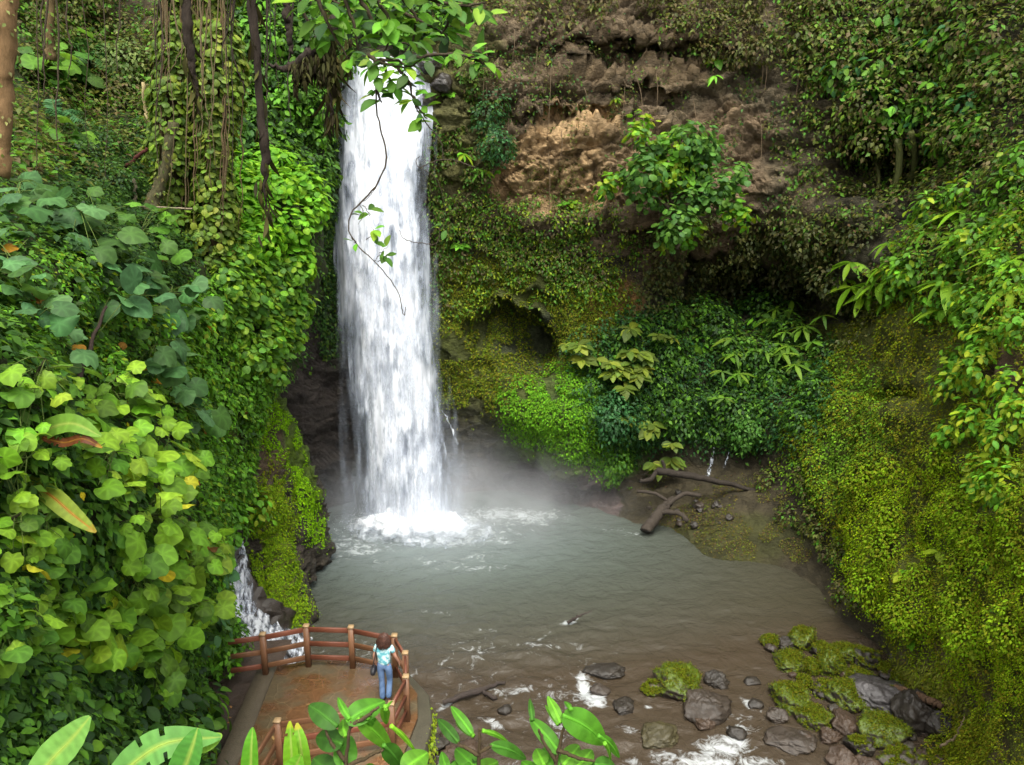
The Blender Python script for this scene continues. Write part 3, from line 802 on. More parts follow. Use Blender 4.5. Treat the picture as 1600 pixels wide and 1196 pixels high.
fall_l = np.array([(80,540),(110,534),(200,530),(300,526),(400,524),(500,530),(600,536),(700,548),(800,552),(830,548)], float)
fall_r = np.array([(80,655),(110,666),(180,674),(300,664),(400,668),(500,678),(600,688),(700,708),(800,722),(830,726)], float)
def fall_layer(off, lo, hi, wide, nv=260, nu=90, ph=0.0):
    v = np.linspace(0, 1, nv)[:, None]; u = np.linspace(-1, 1, nu)[None]
    py = 84 + (lo - 84) * v + 0 * u
    L = np.interp(py[:, 0], fall_l[:, 0], fall_l[:, 1])[:, None]; Rr = np.interp(py[:, 0], fall_r[:, 0], fall_r[:, 1])[:, None]
    cx = (L + Rr) / 2; px = cx + (Rr - L) / 2 * u * wide
    Y = 29.7 - 1.9 * v ** 0.75 - 0.4 * (1 - u ** 2) * (0.4 + v) - off + 45 * np.clip(0.03 - v, 0, 1)
    Wp = P(px, py, Y)
    q = Wp * np.array([2.2, 1, 0.25]) + ph
    Wp = Wp + np.array([0, -1, 0]) * (fbm(q, 1.0, 4) * 0.22)[..., None]
    return Wp, u + 0 * v, v + 0 * u, px, py
wf = thing('waterfall', 'tall white waterfall plunging from the cliff top into the pool', 'waterfall', tuple(P(640, 820, 27.8)))
wf.location.z = 0
Wp, U, V, PXf, PYf = fall_layer(0, 832, 0, 1.05)
core = 2.0 - 1.25 * V ** 0.62
core = core - 2.4 * np.clip(np.abs(U) - 0.52, 0, 1) * (0.95 + V * 0.3)
# thin places where the rock shows through
for x, y, rx, ry, a in [(616,330,16,60,0.75),(622,400,14,60,0.55),(548,300,16,90,0.5),(655,230,12,70,0.6),(585,360,10,60,0.35),(640,190,8,40,0.2),(655,330,12,90,0.4),(560,470,20,80,0.35),(600,560,14,60,0.3),(640,620,12,80,0.2),(570,640,14,90,0.25),(545,110,10,26,0.5),(660,110,16,30,0.6)]:
    core = core - a * np.exp(-(((PXf - x) / rx) ** 2 + ((PYf - y) / ry) ** 2))
sheetobj(Wp, core, 'water_curtain', M['fall'], wf)
Wp, U, V, PXf, PYf = fall_layer(0.35, 826, 0, 0.86, ph=30)
core = 0.75 - 0.25 * V - 1.2 * np.clip(np.abs(U) - 0.45, 0, 1) + 0.4 * np.exp(-((V - 0.15) / 0.2) ** 2)
sheetobj(Wp, core, 'spray_curtain', M['fall2'], wf)
Wp, U, V, PXf, PYf = fall_layer(-0.25, 826, 0, 1.22, ph=60)
M['veil'] = fallmat('water_veil', 3.0, 0.30, 0.9)
sheetobj(Wp, 0.34 + 0.12 * V - 0.46 * np.abs(U) ** 2.2 - 0.25 * (V < 0.06), 'spray_veil', M['veil'], wf)
# churned mound at the foot
def mound(cpx, cpy, cY, rx, ry, h, ph):
    u = np.linspace(0, 1, 40)[:, None]; th = np.linspace(0, 2 * math.pi, 90)[None]
    x = rx * u * np.cos(th); y = ry * u * np.sin(th)
    c = P(cpx, cpy, cY); c[2] = 0
    p = np.stack([c[0] + x, c[1] + y, 0 * x], -1)
    nz = fbm(p + ph, 1.6, 4)
    p[..., 2] = h * (1 - u ** 2) ** 0.8 * (1 + 0.55 * nz + 0.25 * fbm(p + 3, 7, 2)) + 0.02
    p[..., :2] += (fbm(p + 7, 1.1, 3) * 0.35)[..., None]
    return p, (1.9 - 2.1 * u ** 1.5) + 0 * th
p, dn = mound(652, 822, 27.2, 2.95, 1.35, 0.75, 0)
sheetobj(p, dn, 'splash', M['foamy'], wf)
# flung drops
mb = MB()
n = 5200; th = RS.rand(n) * 2 * math.pi; rr = np.abs(RS.randn(n)) * 0.55 + 1.0
c = P(650, 815, 27.8)
pp = np.stack([c[0] + np.cos(th) * rr * 1.4, c[1] + np.sin(th) * rr * 0.7, 0.05 + np.abs(RS.randn(n)) * 0.5 * np.exp(-rr * 0.3)], -1)
leaves(mb, pp, rnd(n), rnd(n), 0.012 + 0.03 * RS.rand(n), pal(n, [(0.9, 0.92, 0.95)], 0.02), 'small')
M['drop'], _n, _l, _b = mat('water_drops'); _b.inputs['Base Color'].default_value = (0.88, 0.9, 0.94, 1); _b.inputs['Roughness'].default_value = 0.3
mb.build('spray_drops', M['drop'], wf)

# side cascade on the left and the two trickles in the cove
def strip(sh, pts, widths, nseg=60, nu=14, lift=0.10, dens=0.7, jag=0.4):
    pts = np.array(pts, float)
    t = np.linspace(0, len(pts) - 1, nseg)
    x = np.interp(t, range(len(pts)), pts[:, 0]); y = np.interp(t, range(len(pts)), pts[:, 1])
    w = np.interp(t, range(len(widths)), widths)
    tx = np.gradient(x); ty = np.gradient(y); ln = np.hypot(tx, ty); nx, ny = -ty / ln, tx / ln
    u = np.linspace(-1, 1, nu)[None]
    px = x[:, None] + nx[:, None] * u * w[:, None]; py = y[:, None] + ny[:, None] * u * w[:, None]
    p, nn = sh.at(px, py)
    p = p + nn * lift + np.array([0, -1, 0]) * (fbm(p * np.array([4, 2, 1]), 1, 3) * 0.05)[..., None]
    d = dens - jag * np.abs(u) ** 3 + 0 * x[:, None]
    return p, d
cs = thing('cascade', 'thin white cascade running over dark rock behind the left end of the railing', 'cascade', tuple(P(375, 950, 19)))
p, d = strip(slab, [(343,842),(352,880),(362,920),(370,965)], [9,14,18,16], dens=0.72); sheetobj(p, d, 'falling_water', M['trickle'], cs)
p, d = strip(slab, [(372,850),(378,890),(385,930),(388,965)], [4,8,12,10], dens=0.5); sheetobj(p, d, 'falling_water', M['trickle'], cs)
p, d = strip(slab, [(366,955),(392,990),(420,1020),(450,1055)], [18,24,30,34], dens=0.68); sheetobj(p, d, 'running_water', M['trickle'], cs)
p, d = strip(slab, [(380,945),(410,965),(436,990),(490,1020)], [5,6,8,22], dens=0.7); sheetobj(p, d, 'running_water', M['trickle'], cs)
tr = thing('cascade', 'pair of tiny white trickles above the fallen log at the back of the cove', 'cascade', tuple(P(1115, 745, 28.5)))
p, d = strip(main, [(1116,694),(1114,712),(1112,728),(1106,748)], [1.2,2.2,2.8,3.4], 30, 8, 0.12, 0.5, 0.5); sheetobj(p, d, 'trickle', M['trickle'], tr)
p, d = strip(main, [(1140,706),(1137,722),(1134,736)], [0.9,1.6,2.2], 30, 8, 0.12, 0.5, 0.5); sheetobj(p, d, 'trickle', M['trickle'], tr)
ts = thing('cascade', 'narrow thread of water sliding down the rock just right of the waterfall foot', 'cascade', tuple(P(710, 690, 30)))
p, d = strip(main, [(692,640),(702,662),(716,690)], [0.8,1.2,1.2], 24, 6, 0.1, 0.55, 0.2); sheetobj(p, d, 'trickle', M['trickle'], ts)

# mist drifting from the foot of the fall
def mistbox(name, lo, hi, centre, radii, dens, nscale, label):
    lo = np.array(lo, float); hi = np.array(hi, float)
    v = [(x, y, z) for x in (lo[0], hi[0]) for y in (lo[1], hi[1]) for z in (lo[2], hi[2])]
    me = bpy.data.meshes.new(name)
    me.from_pydata([tuple(np.array(q) - np.array(centre)) for q in v], [], [(0,1,3,2),(4,6,7,5),(0,4,5,1),(2,3,7,6),(0,2,6,4),(1,5,7,3)])
    m = bpy.data.materials.new(name); m.use_nodes = True
    n = m.node_tree.nodes; l = m.node_tree.links; n.remove(n['Principled BSDF'])
    pv = n.new('ShaderNodeVolumePrincipled'); pv.inputs['Color'].default_value = (0.93, 0.95, 1.0, 1); pv.inputs['Anisotropy'].default_value = 0.1
    tc = n.new('ShaderNodeTexCoord')
    mp = n.new('ShaderNodeMapping'); mp.inputs['Scale'].default_value = tuple(1 / r for r in radii); l.new(tc.outputs['Object'], mp.inputs[0])
    ln = n.new('ShaderNodeVectorMath'); ln.operation = 'LENGTH'; l.new(mp.outputs[0], ln.inputs[0])
    mr = n.new('ShaderNodeMapRange'); mr.interpolation_type = 'SMOOTHSTEP'; mr.inputs['From Min'].default_value = 1; mr.inputs['From Max'].default_value = 0
    l.new(ln.outputs['Value'], mr.inputs['Value'])
    pw = n.new('ShaderNodeMath'); pw.operation = 'POWER'; pw.inputs[1].default_value = 2.0; l.new(mr.outputs[0], pw.inputs[0])
    no = n.new('ShaderNodeTexNoise'); no.inputs['Scale'].default_value = nscale; no.inputs['Detail'].default_value = 3; no.inputs['Distortion'].default_value = 0.5
    l.new(tc.outputs['Object'], no.inputs['Vector'])
    r2 = n.new('ShaderNodeMapRange'); r2.inputs['From Min'].default_value = 0.35; r2.inputs['From Max'].default_value = 0.7; r2.inputs['To Min'].default_value = 0.25; r2.inputs['To Max'].default_value = 1.8
    l.new(no.outputs[0], r2.inputs['Value'])
    m1 = n.new('ShaderNodeMath'); m1.operation = 'MULTIPLY'; l.new(pw.outputs[0], m1.inputs[0]); l.new(r2.outputs[0], m1.inputs[1])
    m2 = n.new('ShaderNodeMath'); m2.operation = 'MULTIPLY'; m2.inputs[1].default_value = dens; l.new(m1.outputs[0], m2.inputs[0])
    l.new(m2.outputs[0], pv.inputs['Density']); l.new(pv.outputs[0], n['Material Output'].inputs['Volume'])
    me.materials.append(m)
    o = bpy.data.objects.new(name, me); COL.objects.link(o); o.location = centre
    return tag(o, label, 'mist', kind='stuff')
mistbox('mist', (-9.0, 22.5, 0.35), (7.0, 31.9, 6.6), (-2.4, 28.0, 0.2), (9.5, 6.4, 4.8), 0.27, 0.45, 'pale spray mist drifting over the pool around the foot of the waterfall')

# ------------------------------------------------------------------ boulders, logs
def rock(name, px, py, rpx, hs, col, label, moss=None, flat=0.6, sink=0.25, elong=1.0, ang=0, group=None, seed=0, mt='rock', zbase=None, Y=None):
    """boulder of picture radius rpx standing in the shallows with its middle at px,py"""
    if Y is None: Y = float(Yz(py + rpx * 0.25, 0.0))
    r = rpx / F * Y * 1.08
    c = P(px, py + rpx * 0.25, Y); c[2] = 0.0 if zbase is None else zbase
    n1, n2 = (40, 56) if rpx > 15 else (18, 24)
    th = np.linspace(0, math.pi, n1)[:, None]; ph = np.linspace(0, 2 * math.pi, n2, endpoint=False)[None]
    d = np.stack([np.sin(th) * np.cos(ph), np.sin(th) * np.sin(ph), np.cos(th) + 0 * ph], -1)
    # angular: support of a few random cutting planes
    rs = np.random.RandomState(int(px * 7 + py) % 10007)
    pl = nrmz(rs.randn(13, 3)); off = 0.72 + 0.25 * rs.rand(13)
    dd = np.min(np.where(d @ pl.T > 0.05, off / np.maximum(d @ pl.T, 0.05), 9), -1)
    rad = np.minimum(dd, 1.15) * (1 + 0.10 * cells(d * 2 + px, 1.0)[0]) * (1 + 0.20 * fbm(d * 2 + px * 0.1, 1.0, 4) + 0.10 * fbm(d * 6 + py * 0.1, 1.0, 3))
    q = d * rad[..., None] * r
    q[..., 0] *= elong; q[..., 2] *= flat
    ca, sa = math.cos(R(ang)), math.sin(R(ang))
    q = np.stack([q[..., 0] * ca - q[..., 1] * sa, q[..., 0] * sa + q[..., 1] * ca, q[..., 2] + r * flat * (0.5 - sink)], -1)
    f = []
    for i in range(n1 - 1):
        for k in range(n2):
            k2 = (k + 1) % n2
            f += [(i*n2+k, (i+1)*n2+k, (i+1)*n2+k2), (i*n2+k, (i+1)*n2+k2, i*n2+k2)]
    cc = np.array(col) * (1 + 0.35 * fbm(q / r * 1.7 + px, 1, 3))[..., None]
    if moss is not None:
        nn = nrmz(np.cross(np.gradient(q, axis=1), np.gradient(q, axis=0)))
        if (nn * q).sum(-1).mean() < 0: nn = -nn
        mk = np.clip((nn[..., 2] + 0.55 * fbm(q / r * 1.6 + 3, 1.0, 3) - moss - 0.24) * 5 + 0.5, 0, 1)[..., None]
        cc = cc * (1 - mk) + np.array([0.07, 0.105, 0.008]) * mk
    o = thing(name, label, 'boulder', tuple(c), group) if moss is not None else None
    mb = MB(); mb.add(q.reshape(-1, 3) + c, f, np.clip(cc.reshape(-1, 3), 0.005, 1))
    body = mb.build('stone' if moss is not None else name, M[mt], o, smooth=True, origin=None if moss is not None else c)
    if moss is None: tag(body, label, 'boulder', group)
    else:
        nn = nrmz(np.cross(np.gradient(q, axis=1), np.gradient(q, axis=0)))
        qf, nf = q.reshape(-1, 3), nn.reshape(-1, 3)
        if (nf * qf).sum(-1).mean() < 0: nf = -nf
        m = (nf[:, 2] + 0.55 * fbm(qf / r * 1.6 + 3, 1.0, 3) > moss + 0.24)
        i = np.where(m)[0]
        if len(i):
            k = 2600
            j = rs.choice(i, k)
            pp = qf[j] + rs.randn(k, 3) * r * 0.03 + c + nf[j] * (0.01 + 0.035 * rs.rand(k, 1))
            mb = MB(); leaves(mb, pp, nf[j] * 0.6 + UP * 0.4 + rs.randn(k, 3) * 0.5, nf[j] + rs.randn(k, 3) * 0.7, 0.025 + 0.03 * rs.rand(k), pal(k, [tuple(0.62 * v for v in q) for q in G_MOSS], 0.3, rs), 'small', rs)
            mb.build('moss', M['moss'], o)
    return o or body
RB = (0.040, 0.030, 0.022); RG = (0.045, 0.038, 0.029); RR = (0.052, 0.033, 0.021); RO = (0.05, 0.042, 0.018); RD = (0.024, 0.019, 0.014)
rock('boulder', 1098, 1098, 38, 0, RB, 'broad purplish brown boulder in the stream below the round mossy one', flat=0.55)
rock('boulder', 1062, 1068, 38, 0, RB, 'big boulder in the stream left of the rock pile, its top thick with yellow moss', moss=0.15, flat=0.7)
rock('boulder', 1030, 1148, 30, 0, RO, 'ochre brown boulder beside the white water near the bottom edge', flat=0.5, elong=1.2)
rock('boulder', 1235, 1088, 33, 0, RB, 'round boulder capped with dense moss at the left end of the rock pile', moss=-0.1, flat=0.75)
rock('boulder', 1256, 1066, 11, 0, RB, 'small mossy knob touching the round moss-capped boulder', moss=-0.3, flat=1.0)
rock('boulder', 1203, 1003, 13, 0, RB, 'small mossy boulder standing alone at the far left tip of the rock pile', moss=-0.3, flat=0.9)
rock('boulder', 1252, 1000, 22, 0, RD, 'farthest mossy boulder of the rock pile, out in the pool', moss=-0.1, flat=1.0)
rock('boulder', 1226, 1006, 16, 0, RD, 'dark bare boulder between the two farthest mossy ones', flat=0.7)
rock('boulder', 1238, 1032, 26, 0, RD, 'low dark boulder with thin moss in the far half of the rock pile', moss=0.25, flat=0.6)
rock('boulder', 1266, 1042, 15, 0, RB, 'bright mossy stone in the middle of the rock pile', moss=-0.2, flat=0.8)
rock('boulder', 1300, 1043, 21, 0, RB, 'pointed bright green mossy boulder in the middle of the rock pile', moss=-0.4, flat=1.25)
rock('boulder', 1320, 1018, 26, 0, RD, 'flat boulder under green moss at the back of the rock pile', moss=0.0, flat=0.6, elong=1.3)
rock('boulder', 1352, 1030, 24, 0, RD, 'dark jagged boulder at the back right of the rock pile', moss=0.5, flat=0.8)
rock('boulder', 1365, 1085, 43, 0, (0.055,0.05,0.05), 'large flat-topped boulder shining wet in the rock pile', flat=0.5, mt='wet', elong=1.15, zbase=0.1)
rock('boulder', 1322, 1088, 30, 0, RD, 'dark boulder with patchy moss leaning on the wet flat-topped one', moss=0.1, flat=0.9)
rock('boulder', 1378, 1140, 38, 0, RB, 'large boulder with a mossy crown in the near half of the rock pile', moss=0.05, flat=0.85)
rock('boulder', 1270, 1122, 27, 0, RB, 'boulder with a mossy left shoulder at the near end of the rock pile', moss=0.2, flat=0.7)
rock('boulder', 1236, 1150, 32, 0, RB, 'low brown slab boulder with water running past it', flat=0.35, elong=1.2)
rock('boulder', 1430, 1125, 36, 0, RD, 'big dark angular boulder at the foot of the right bank', flat=0.9, zbase=0.2)
rock('boulder', 1318, 1185, 28, 0, RR, 'reddish brown boulder at the bottom edge of the rock pile', flat=0.6)
rock('boulder', 1405, 1186, 34, 0, RB, 'rounded boulder with moss flecks at the bottom edge by the bank', moss=0.55, flat=0.7)
rock('boulder', 1318, 1130, 24, 0, RR, 'wedge-shaped brown boulder between the two mossy crowns', flat=0.8)
rock('boulder', 1470, 1150, 26, 0, RD, 'dark boulder half buried in the right bank', flat=0.9, zbase=0.3)
rock('boulder', 1020, 1075, 20, 0, RO, 'dim mossy stone half under water left of the big mossy boulder', moss=0.5, flat=0.5)
rock('boulder', 975, 1100, 20, 0, RD, 'dark stone awash at the foot of the white water', flat=0.4)
rock('boulder', 938, 1078, 14, 0, RB, 'small rounded stone parting the white water', flat=0.6)
rock('boulder', 945, 1046, 20, 0, RD, 'long low stone just breaking the surface above the white water', flat=0.35, elong=1.6)
rock('boulder', 1175, 1062, 12, 0, RD, 'small dark stone between the big mossy boulder and the rock pile', flat=0.5)
rock('boulder', 788, 1110, 11, 0, RD, 'small dark stone in the stream beyond the foreground shrubs', flat=0.8)
rock('boulder', 678, 1162, 18, 0, RG, 'grey angular stone at the foot of the platform wall', flat=0.8, elong=1.2)
rock('boulder', 700, 1150, 16, 0, RR, 'reddish stone beside the grey angular one near the platform', flat=0.6)
rock('boulder', 672, 1130, 13, 0, RD, 'dark stone against the platform wall', flat=0.7)
rock('boulder', 730, 1172, 26, 0, RR, 'broad reddish stone behind the foreground shrub', flat=0.4, elong=1.3)
for x, y, r, lab, ms in [(1290,1078,20,'dark boulder wedged behind the round moss-capped one',0.45),(1340,1060,22,'mossy block just behind the wet flat-topped boulder',0.1),(1285,1018,16,'low dark boulder at the back of the rock pile beside the flat mossy one',0.4),(1215,1118,16,'dark low boulder at the left foot of the round moss-capped one',None),
    (1345,1165,24,'dark boulder at the near foot of the large mossy crown',0.6),(1395,1095,24,'brown block between the wet flat boulder and the bank',0.5),(1420,1070,20,'brown block at the foot of the bank behind the reddish log',0.3),(1180,1100,12,'small stone in the white water left of the rock pile',None),(1385,1050,18,'dark block at the right rear corner of the rock pile',0.5),
    (1295,1150,18,'brown stone in front of the boulder with the mossy shoulder',None),(1150,1145,14,'dark stone at the edge of the big white rapid',None),(1120,1062,18,'low stone under the right side of the big mossy boulder',None),(1100,1130,16,'dark stone below the purplish brown boulder',None),(1460,1190,26,'dark boulder at the bottom edge against the bank',0.6),(1355,1196,20,'brown boulder cut by the bottom edge',None)]:
    rock('boulder', x, y, r, 0, [RB, RD, RR][int(x) % 3], lab, moss=ms, flat=0.75)
RSm = np.random.RandomState(21)
for k in range(60):
    x = 1190 + 290 * RSm.rand(); y = 1000 + 190 * RSm.rand()
    if x + (y - 1000) * -0.2 < 1195: continue
    rock('pebble', x, y, 5 + 7 * RSm.rand(), 0, [RB, RG, RR, RD][k % 4], 'small loose stone lying among the boulders of the rock pile', flat=0.7, sink=0.0, group='loose stones in the rock pile', zbase=0.03)
for k in range(16):
    x = 1000 + 120 * RSm.rand() + 60 * RSm.rand(); y = 770 + 50 * RSm.rand()
    p, nn = main.at(np.array([x]), np.array([y]))
    rock('pebble', x, y, 3 + 5 * RSm.rand(), 0, [RD, RD, RB][k % 3], 'dark rubble stone on the shore around the fallen logs', flat=0.7, sink=0.1, group='rubble stones around the logs', zbase=float(max(p[0, 2], 0)), Y=float(p[0, 1]))

def log(name, pts, rad, col, label, branches=(), lift=0.15, cat='log', wet='bark'):
    mb = MB()
    ln = pxline(pts, 24, 0.015)
    tube(mb, ln, rad, col, 10, 0.25)
    for b, r in branches: tube(mb, pxline(b, 10, 0.01), r, col, 6, 0.2)
    o = mb.build(name, M[wet], smooth=True)
    return tag(o, label, cat)
log('fallen_log', [(1026,736,28.6),(1065,742,28.3),(1120,752,27.9),(1190,770,27.5)], [0.15,0.14,0.11,0.05], (0.03,0.024,0.019), 'long dark fallen log lying across the back of the cove below the trickles',
    [([(1026,736,28.6),(1015,750,28.2),(1000,752,28.0)], 0.09), ([(1040,738,28.5),(1035,720,28.6)], 0.06)])
log('fallen_log', [(1008,830,27.0),(1030,802,27.4),(1052,780,28.0)], [0.21,0.20,0.12], (0.045,0.036,0.028), 'thick broken stump slanting down to the water in the cove',
    [([(1030,800,27.4),(1060,802,27.0),(1075,815,26.8)], 0.1), ([(1040,790,27.6),(1070,772,27.8),(1095,775,27.8)], 0.09), ([(1045,784,27.8),(1020,770,28.0),(995,768,28.1)], 0.07)])
log('fallen_log', [(1398,1074,17.4),(1440,1090,16.6),(1470,1102,16.1)], [0.07,0.10,0.08], (0.10,0.06,0.035), 'short reddish log resting on the rock pile against the right bank', [([(1420,1085,17.0),(1450,1105,16.6)], 0.05)])
log('driftwood', [(692,1098,float(Yz(1098,0.12))),(740,1082,float(Yz(1082,0.12))),(790,1064,float(Yz(1064,0.06)))], [0.05,0.08,0.03], (0.045,0.035,0.03), 'dark drift branch lying in the rapids right of the platform', [([(752,1078,float(Yz(1078,0.1))),(768,1088,float(Yz(1088,0.1))),(776,1092,float(Yz(1092,0.0)))], 0.05)])
log('driftwood', [(888,974,float(Yz(974,0.03))),(905,962,float(Yz(962,0.3))),(925,955,float(Yz(955,0.35)))], [0.05,0.035,0.01], (0.045,0.035,0.03), 'thin snag poking out of the middle of the pool')
log('driftwood', [(1470,1168,15.0),(1495,1150,14.7),(1505,1120,14.6)], [0.03,0.02,0.01], (0.2,0.15,0.09), 'pale thin stick leaning on the bottom of the right bank')

# ------------------------------------------------------------------ path and viewing platform
DZ = 1.4
gxs = np.linspace(-9, -5.6, 60); gys = np.linspace(9.5, 18.2, 140)
X2, Y2 = np.meshgrid(gxs, gys)
Z2 = 1.16 + 0.10 * fbm(np.stack([X2, Y2, 0 * X2], -1), 1.4, 4) + np.clip(-6.8 - X2, 0, 3) * 0.25
idx = np.arange(X2.size).reshape(X2.shape)
a_, b_, c_, d_ = idx[:-1, :-1], idx[:-1, 1:], idx[1:, 1:], idx[1:, :-1]
mb = MB(); mb.add(np.stack([X2, Y2, Z2], -1), np.concatenate([np.stack([a_, b_, c_], -1).reshape(-1, 3), np.stack([a_, c_, d_], -1).reshape(-1, 3)]), (0.06, 0.042, 0.032))
M['path'] = groundmat('path_mud', 0.5, 4, 0.6, 0.05, 0.4)
tag(mb.build('path', M['path'], smooth=True, origin=np.zeros(3)), kind='structure')

def prism(mb, poly, z0, z1, col, bev=0.0):
    poly = [np.array(p, float) for p in poly]; n = len(poly)
    c = sum(poly) / n
    V = []; Fc = []
    for p in poly: V.append((p[0], p[1], z0))
    for p in poly: V.append((p[0], p[1], z1 - bev))
    for p in poly:
        q = p + (c - p) / np.linalg.norm(c - p) * bev
        V.append((q[0], q[1], z1))
    V.append((c[0], c[1], z1)); V.append((c[0], c[1], z0))
    # orientation
    A = sum(poly[i][0] * poly[(i+1) % n][1] - poly[(i+1) % n][0] * poly[i][1] for i in range(n))
    for i in range(n):
        j = (i + 1) % n
        for lo, hi in ((0, n), (n, 2 * n)):
            q = [(lo+i, lo+j, hi+j), (lo+i, hi+j, hi+i)]
            Fc += q if A > 0 else [t[::-1] for t in q]
        t1 = (3*n, 2*n+i, 2*n+j); t2 = (3*n+1, j, i)
        Fc += [t1, t2] if A > 0 else [t1[::-1], t2[::-1]]
    mb.add(V, Fc, col)

def deckmat():
    m, n, l, b = mat('wet_paving')
    a = n.new('ShaderNodeAttribute'); a.attribute_name = 'col'
    tc = n.new('ShaderNodeTexCoord')
    no = n.new('ShaderNodeTexNoise'); no.inputs['Scale'].default_value = 1.1; no.inputs['Detail'].default_value = 5; l.new(tc.outputs['Object'], no.inputs['Vector'])
    n2 = n.new('ShaderNodeTexNoise'); n2.inputs['Scale'].default_value = 14; n2.inputs['Detail'].default_value = 6; l.new(tc.outputs['Object'], n2.inputs['Vector'])
    vo = n.new('ShaderNodeTexVoronoi'); vo.feature = 'DISTANCE_TO_EDGE'; vo.inputs['Scale'].default_value = 2.4; vo.inputs['Randomness'].default_value = 1; l.new(tc.outputs['Object'], vo.inputs['Vector'])
    puddle = n.new('ShaderNodeMapRange'); puddle.inputs['From Min'].default_value = 0.42; puddle.inputs['From Max'].default_value = 0.56; l.new(no.outputs[0], puddle.inputs['Value'])
    mx = n.new('ShaderNodeMix'); mx.data_type = 'RGBA'; l.new(puddle.outputs[0], mx.inputs['Factor']); mx.inputs['A'].default_value = (0.10, 0.075, 0.040, 1); mx.inputs['B'].default_value = (0.125, 0.062, 0.028, 1)
    ed = n.new('ShaderNodeMapRange'); ed.inputs['From Max'].default_value = 0.03; ed.inputs['To Min'].default_value = 1.5; ed.inputs['To Max'].default_value = 1.0; l.new(vo.outputs[0], ed.inputs['Value'])
    g = n.new('ShaderNodeMapRange'); g.inputs['To Min'].default_value = 0.6; g.inputs['To Max'].default_value = 1.4; l.new(n2.outputs[0], g.inputs['Value'])
    mu = n.new('ShaderNodeMath'); mu.operation = 'MULTIPLY'; l.new(ed.outputs[0], mu.inputs[0]); l.new(g.outputs[0], mu.inputs[1])
    m2 = n.new('ShaderNodeMix'); m2.data_type = 'RGBA'; m2.blend_type = 'MULTIPLY'; m2.inputs['Factor'].default_value = 1; l.new(mx.outputs['Result'], m2.inputs['A']); l.new(mu.outputs[0], m2.inputs['B'])
    l.new(m2.outputs['Result'], b.inputs['Base Color'])
    r = n.new('ShaderNodeMapRange'); r.inputs['To Min'].default_value = 0.55; r.inputs['To Max'].default_value = 0.18; l.new(puddle.outputs[0], r.inputs['Value']); l.new(r.outputs[0], b.inputs['Roughness'])
    bp = n.new('ShaderNodeBump'); bp.inputs['Strength'].default_value = 0.4; bp.inputs['Distance'].default_value = 0.02; l.new(mu.outputs[0], bp.inputs['Height']); l.new(bp.outputs[0], b.inputs['Normal'])
    return m
M['deck'] = deckmat()
M['stone'] = groundmat('platform_stone', 0.6, 5, 0.5, 0.04, 0.4, 0.6, 1.4)
M['wood'] = groundmat('painted_wood', 0.5, 4, 0.35, 0.012, 0.45, 0.75, 1.3, (1, 1, 1))
def pw_(px, py, z): 
    return P(px, py, float(Yz(py, z)))[:2]
plat = thing('viewing_platform', 'wet brown stone viewing platform on a retaining wall at the edge of the pool', 'platform', (-4.0, 15.0, -0.4))
deck = [(-5.62,16.75),(-4.8,17.0),(-3.7,16.98),(-2.55,16.5),(-2.12,15.7),(-2.02,14.9),(-2.16,13.9),(-2.3,11.6),(-5.45,11.6),(-5.5,14.0)]
mb = MB(); prism(mb, deck, 1.30, DZ, (0.16, 0.1, 0.05), 0.01); mb.build('floor', M['deck'], plat)
out = [(-5.62,16.80),(-4.8,17.08),(-3.65,17.06),(-2.42,16.62),(-1.86,15.8),(-1.70,14.9),(-1.78,13.8),(-1.95,11.5),(-5.45,11.5),(-5.5,14.0)]
mb = MB(); prism(mb, out, -0.8, 1.31, (0.062, 0.055, 0.036), 0.04); mb.build('retaining_wall', M['stone'], plat)
mb = MB(); prism(mb, [(-5.98,16.65),(-5.56,16.76),(-5.40,14.0),(-5.40,11.4),(-5.85,11.4),(-5.86,14.0)], 0.6, DZ + 0.035, (0.075, 0.06, 0.038), 0.03); mb.build('kerb', M['stone'], plat)
# hanging weeds on the wall's outer rim
mb = MB()
k = 420; t = RS.rand(k)
pp = np.stack([-1.74 + 0.06 * RS.randn(k) - 0.1 * np.abs(t - 0.5), 12.6 + 2.7 * t, 1.33 - 0.9 * RS.rand(k) * (1 - t * 0.6)], -1)
pp[:, 0] += 0.05
leaves(mb, pp, np.array([1, -0.5, 0.8]) + rnd(k) * 0.4, DOWN + rnd(k) * 0.6, 0.05 + 0.06 * RS.rand(k), pal(k, G_YEL), 'small')
tag(mb.build('wall_weed', M['leaf']), 'strip of yellow green weed hanging over the outer rim of the platform', 'weed')

WOOD = (0.15, 0.070, 0.033); WOODR = (0.145, 0.048, 0.026); CAP = (0.30, 0.20, 0.10)
def beam(mb, p, q, w, h, col):
    """squared timber from p to q; w across, h tall, with slightly eased edges"""
    p = np.array(p, float); q = np.array(q, float)
    t = nrmz(q - p); up = UP if abs(t[2]) < 0.9 else np.array([1.0, 0, 0])
    s = nrmz(np.cross(t, up)); u = np.cross(s, t)
    e = 0.15
    prof = [(-1+e,-1),(1-e,-1),(1,-1+e),(1,1-e),(1-e,1),(-1+e,1),(-1,1-e),(-1,-1+e)]
    V = [pt + s * a * w / 2 + u * b * h / 2 for pt in (p, q) for a, b in prof] + [p, q]
    Fc = []
    for k in range(8):
        k2 = (k + 1) % 8
        Fc += [(k, 8 + k, 8 + k2), (k, 8 + k2, k2), (16, k, k2), (17, 8 + k2, 8 + k)]
    mb.add(V, Fc, col)
posts = {'A': (410, 990, DZ), 'B': (478, 977, DZ), 'C': (548, 979, DZ), 'D': (616, 992, DZ), 'E': (633, 1019, DZ), 'F': (634, 1056, DZ), 'G': (611, 1098, DZ), 'H': (433, 1125, DZ)}
PH = 1.08
PT = {k: P(x, y, float(Yz(y, z + PH))) for k, (x, y, z) in posts.items()}
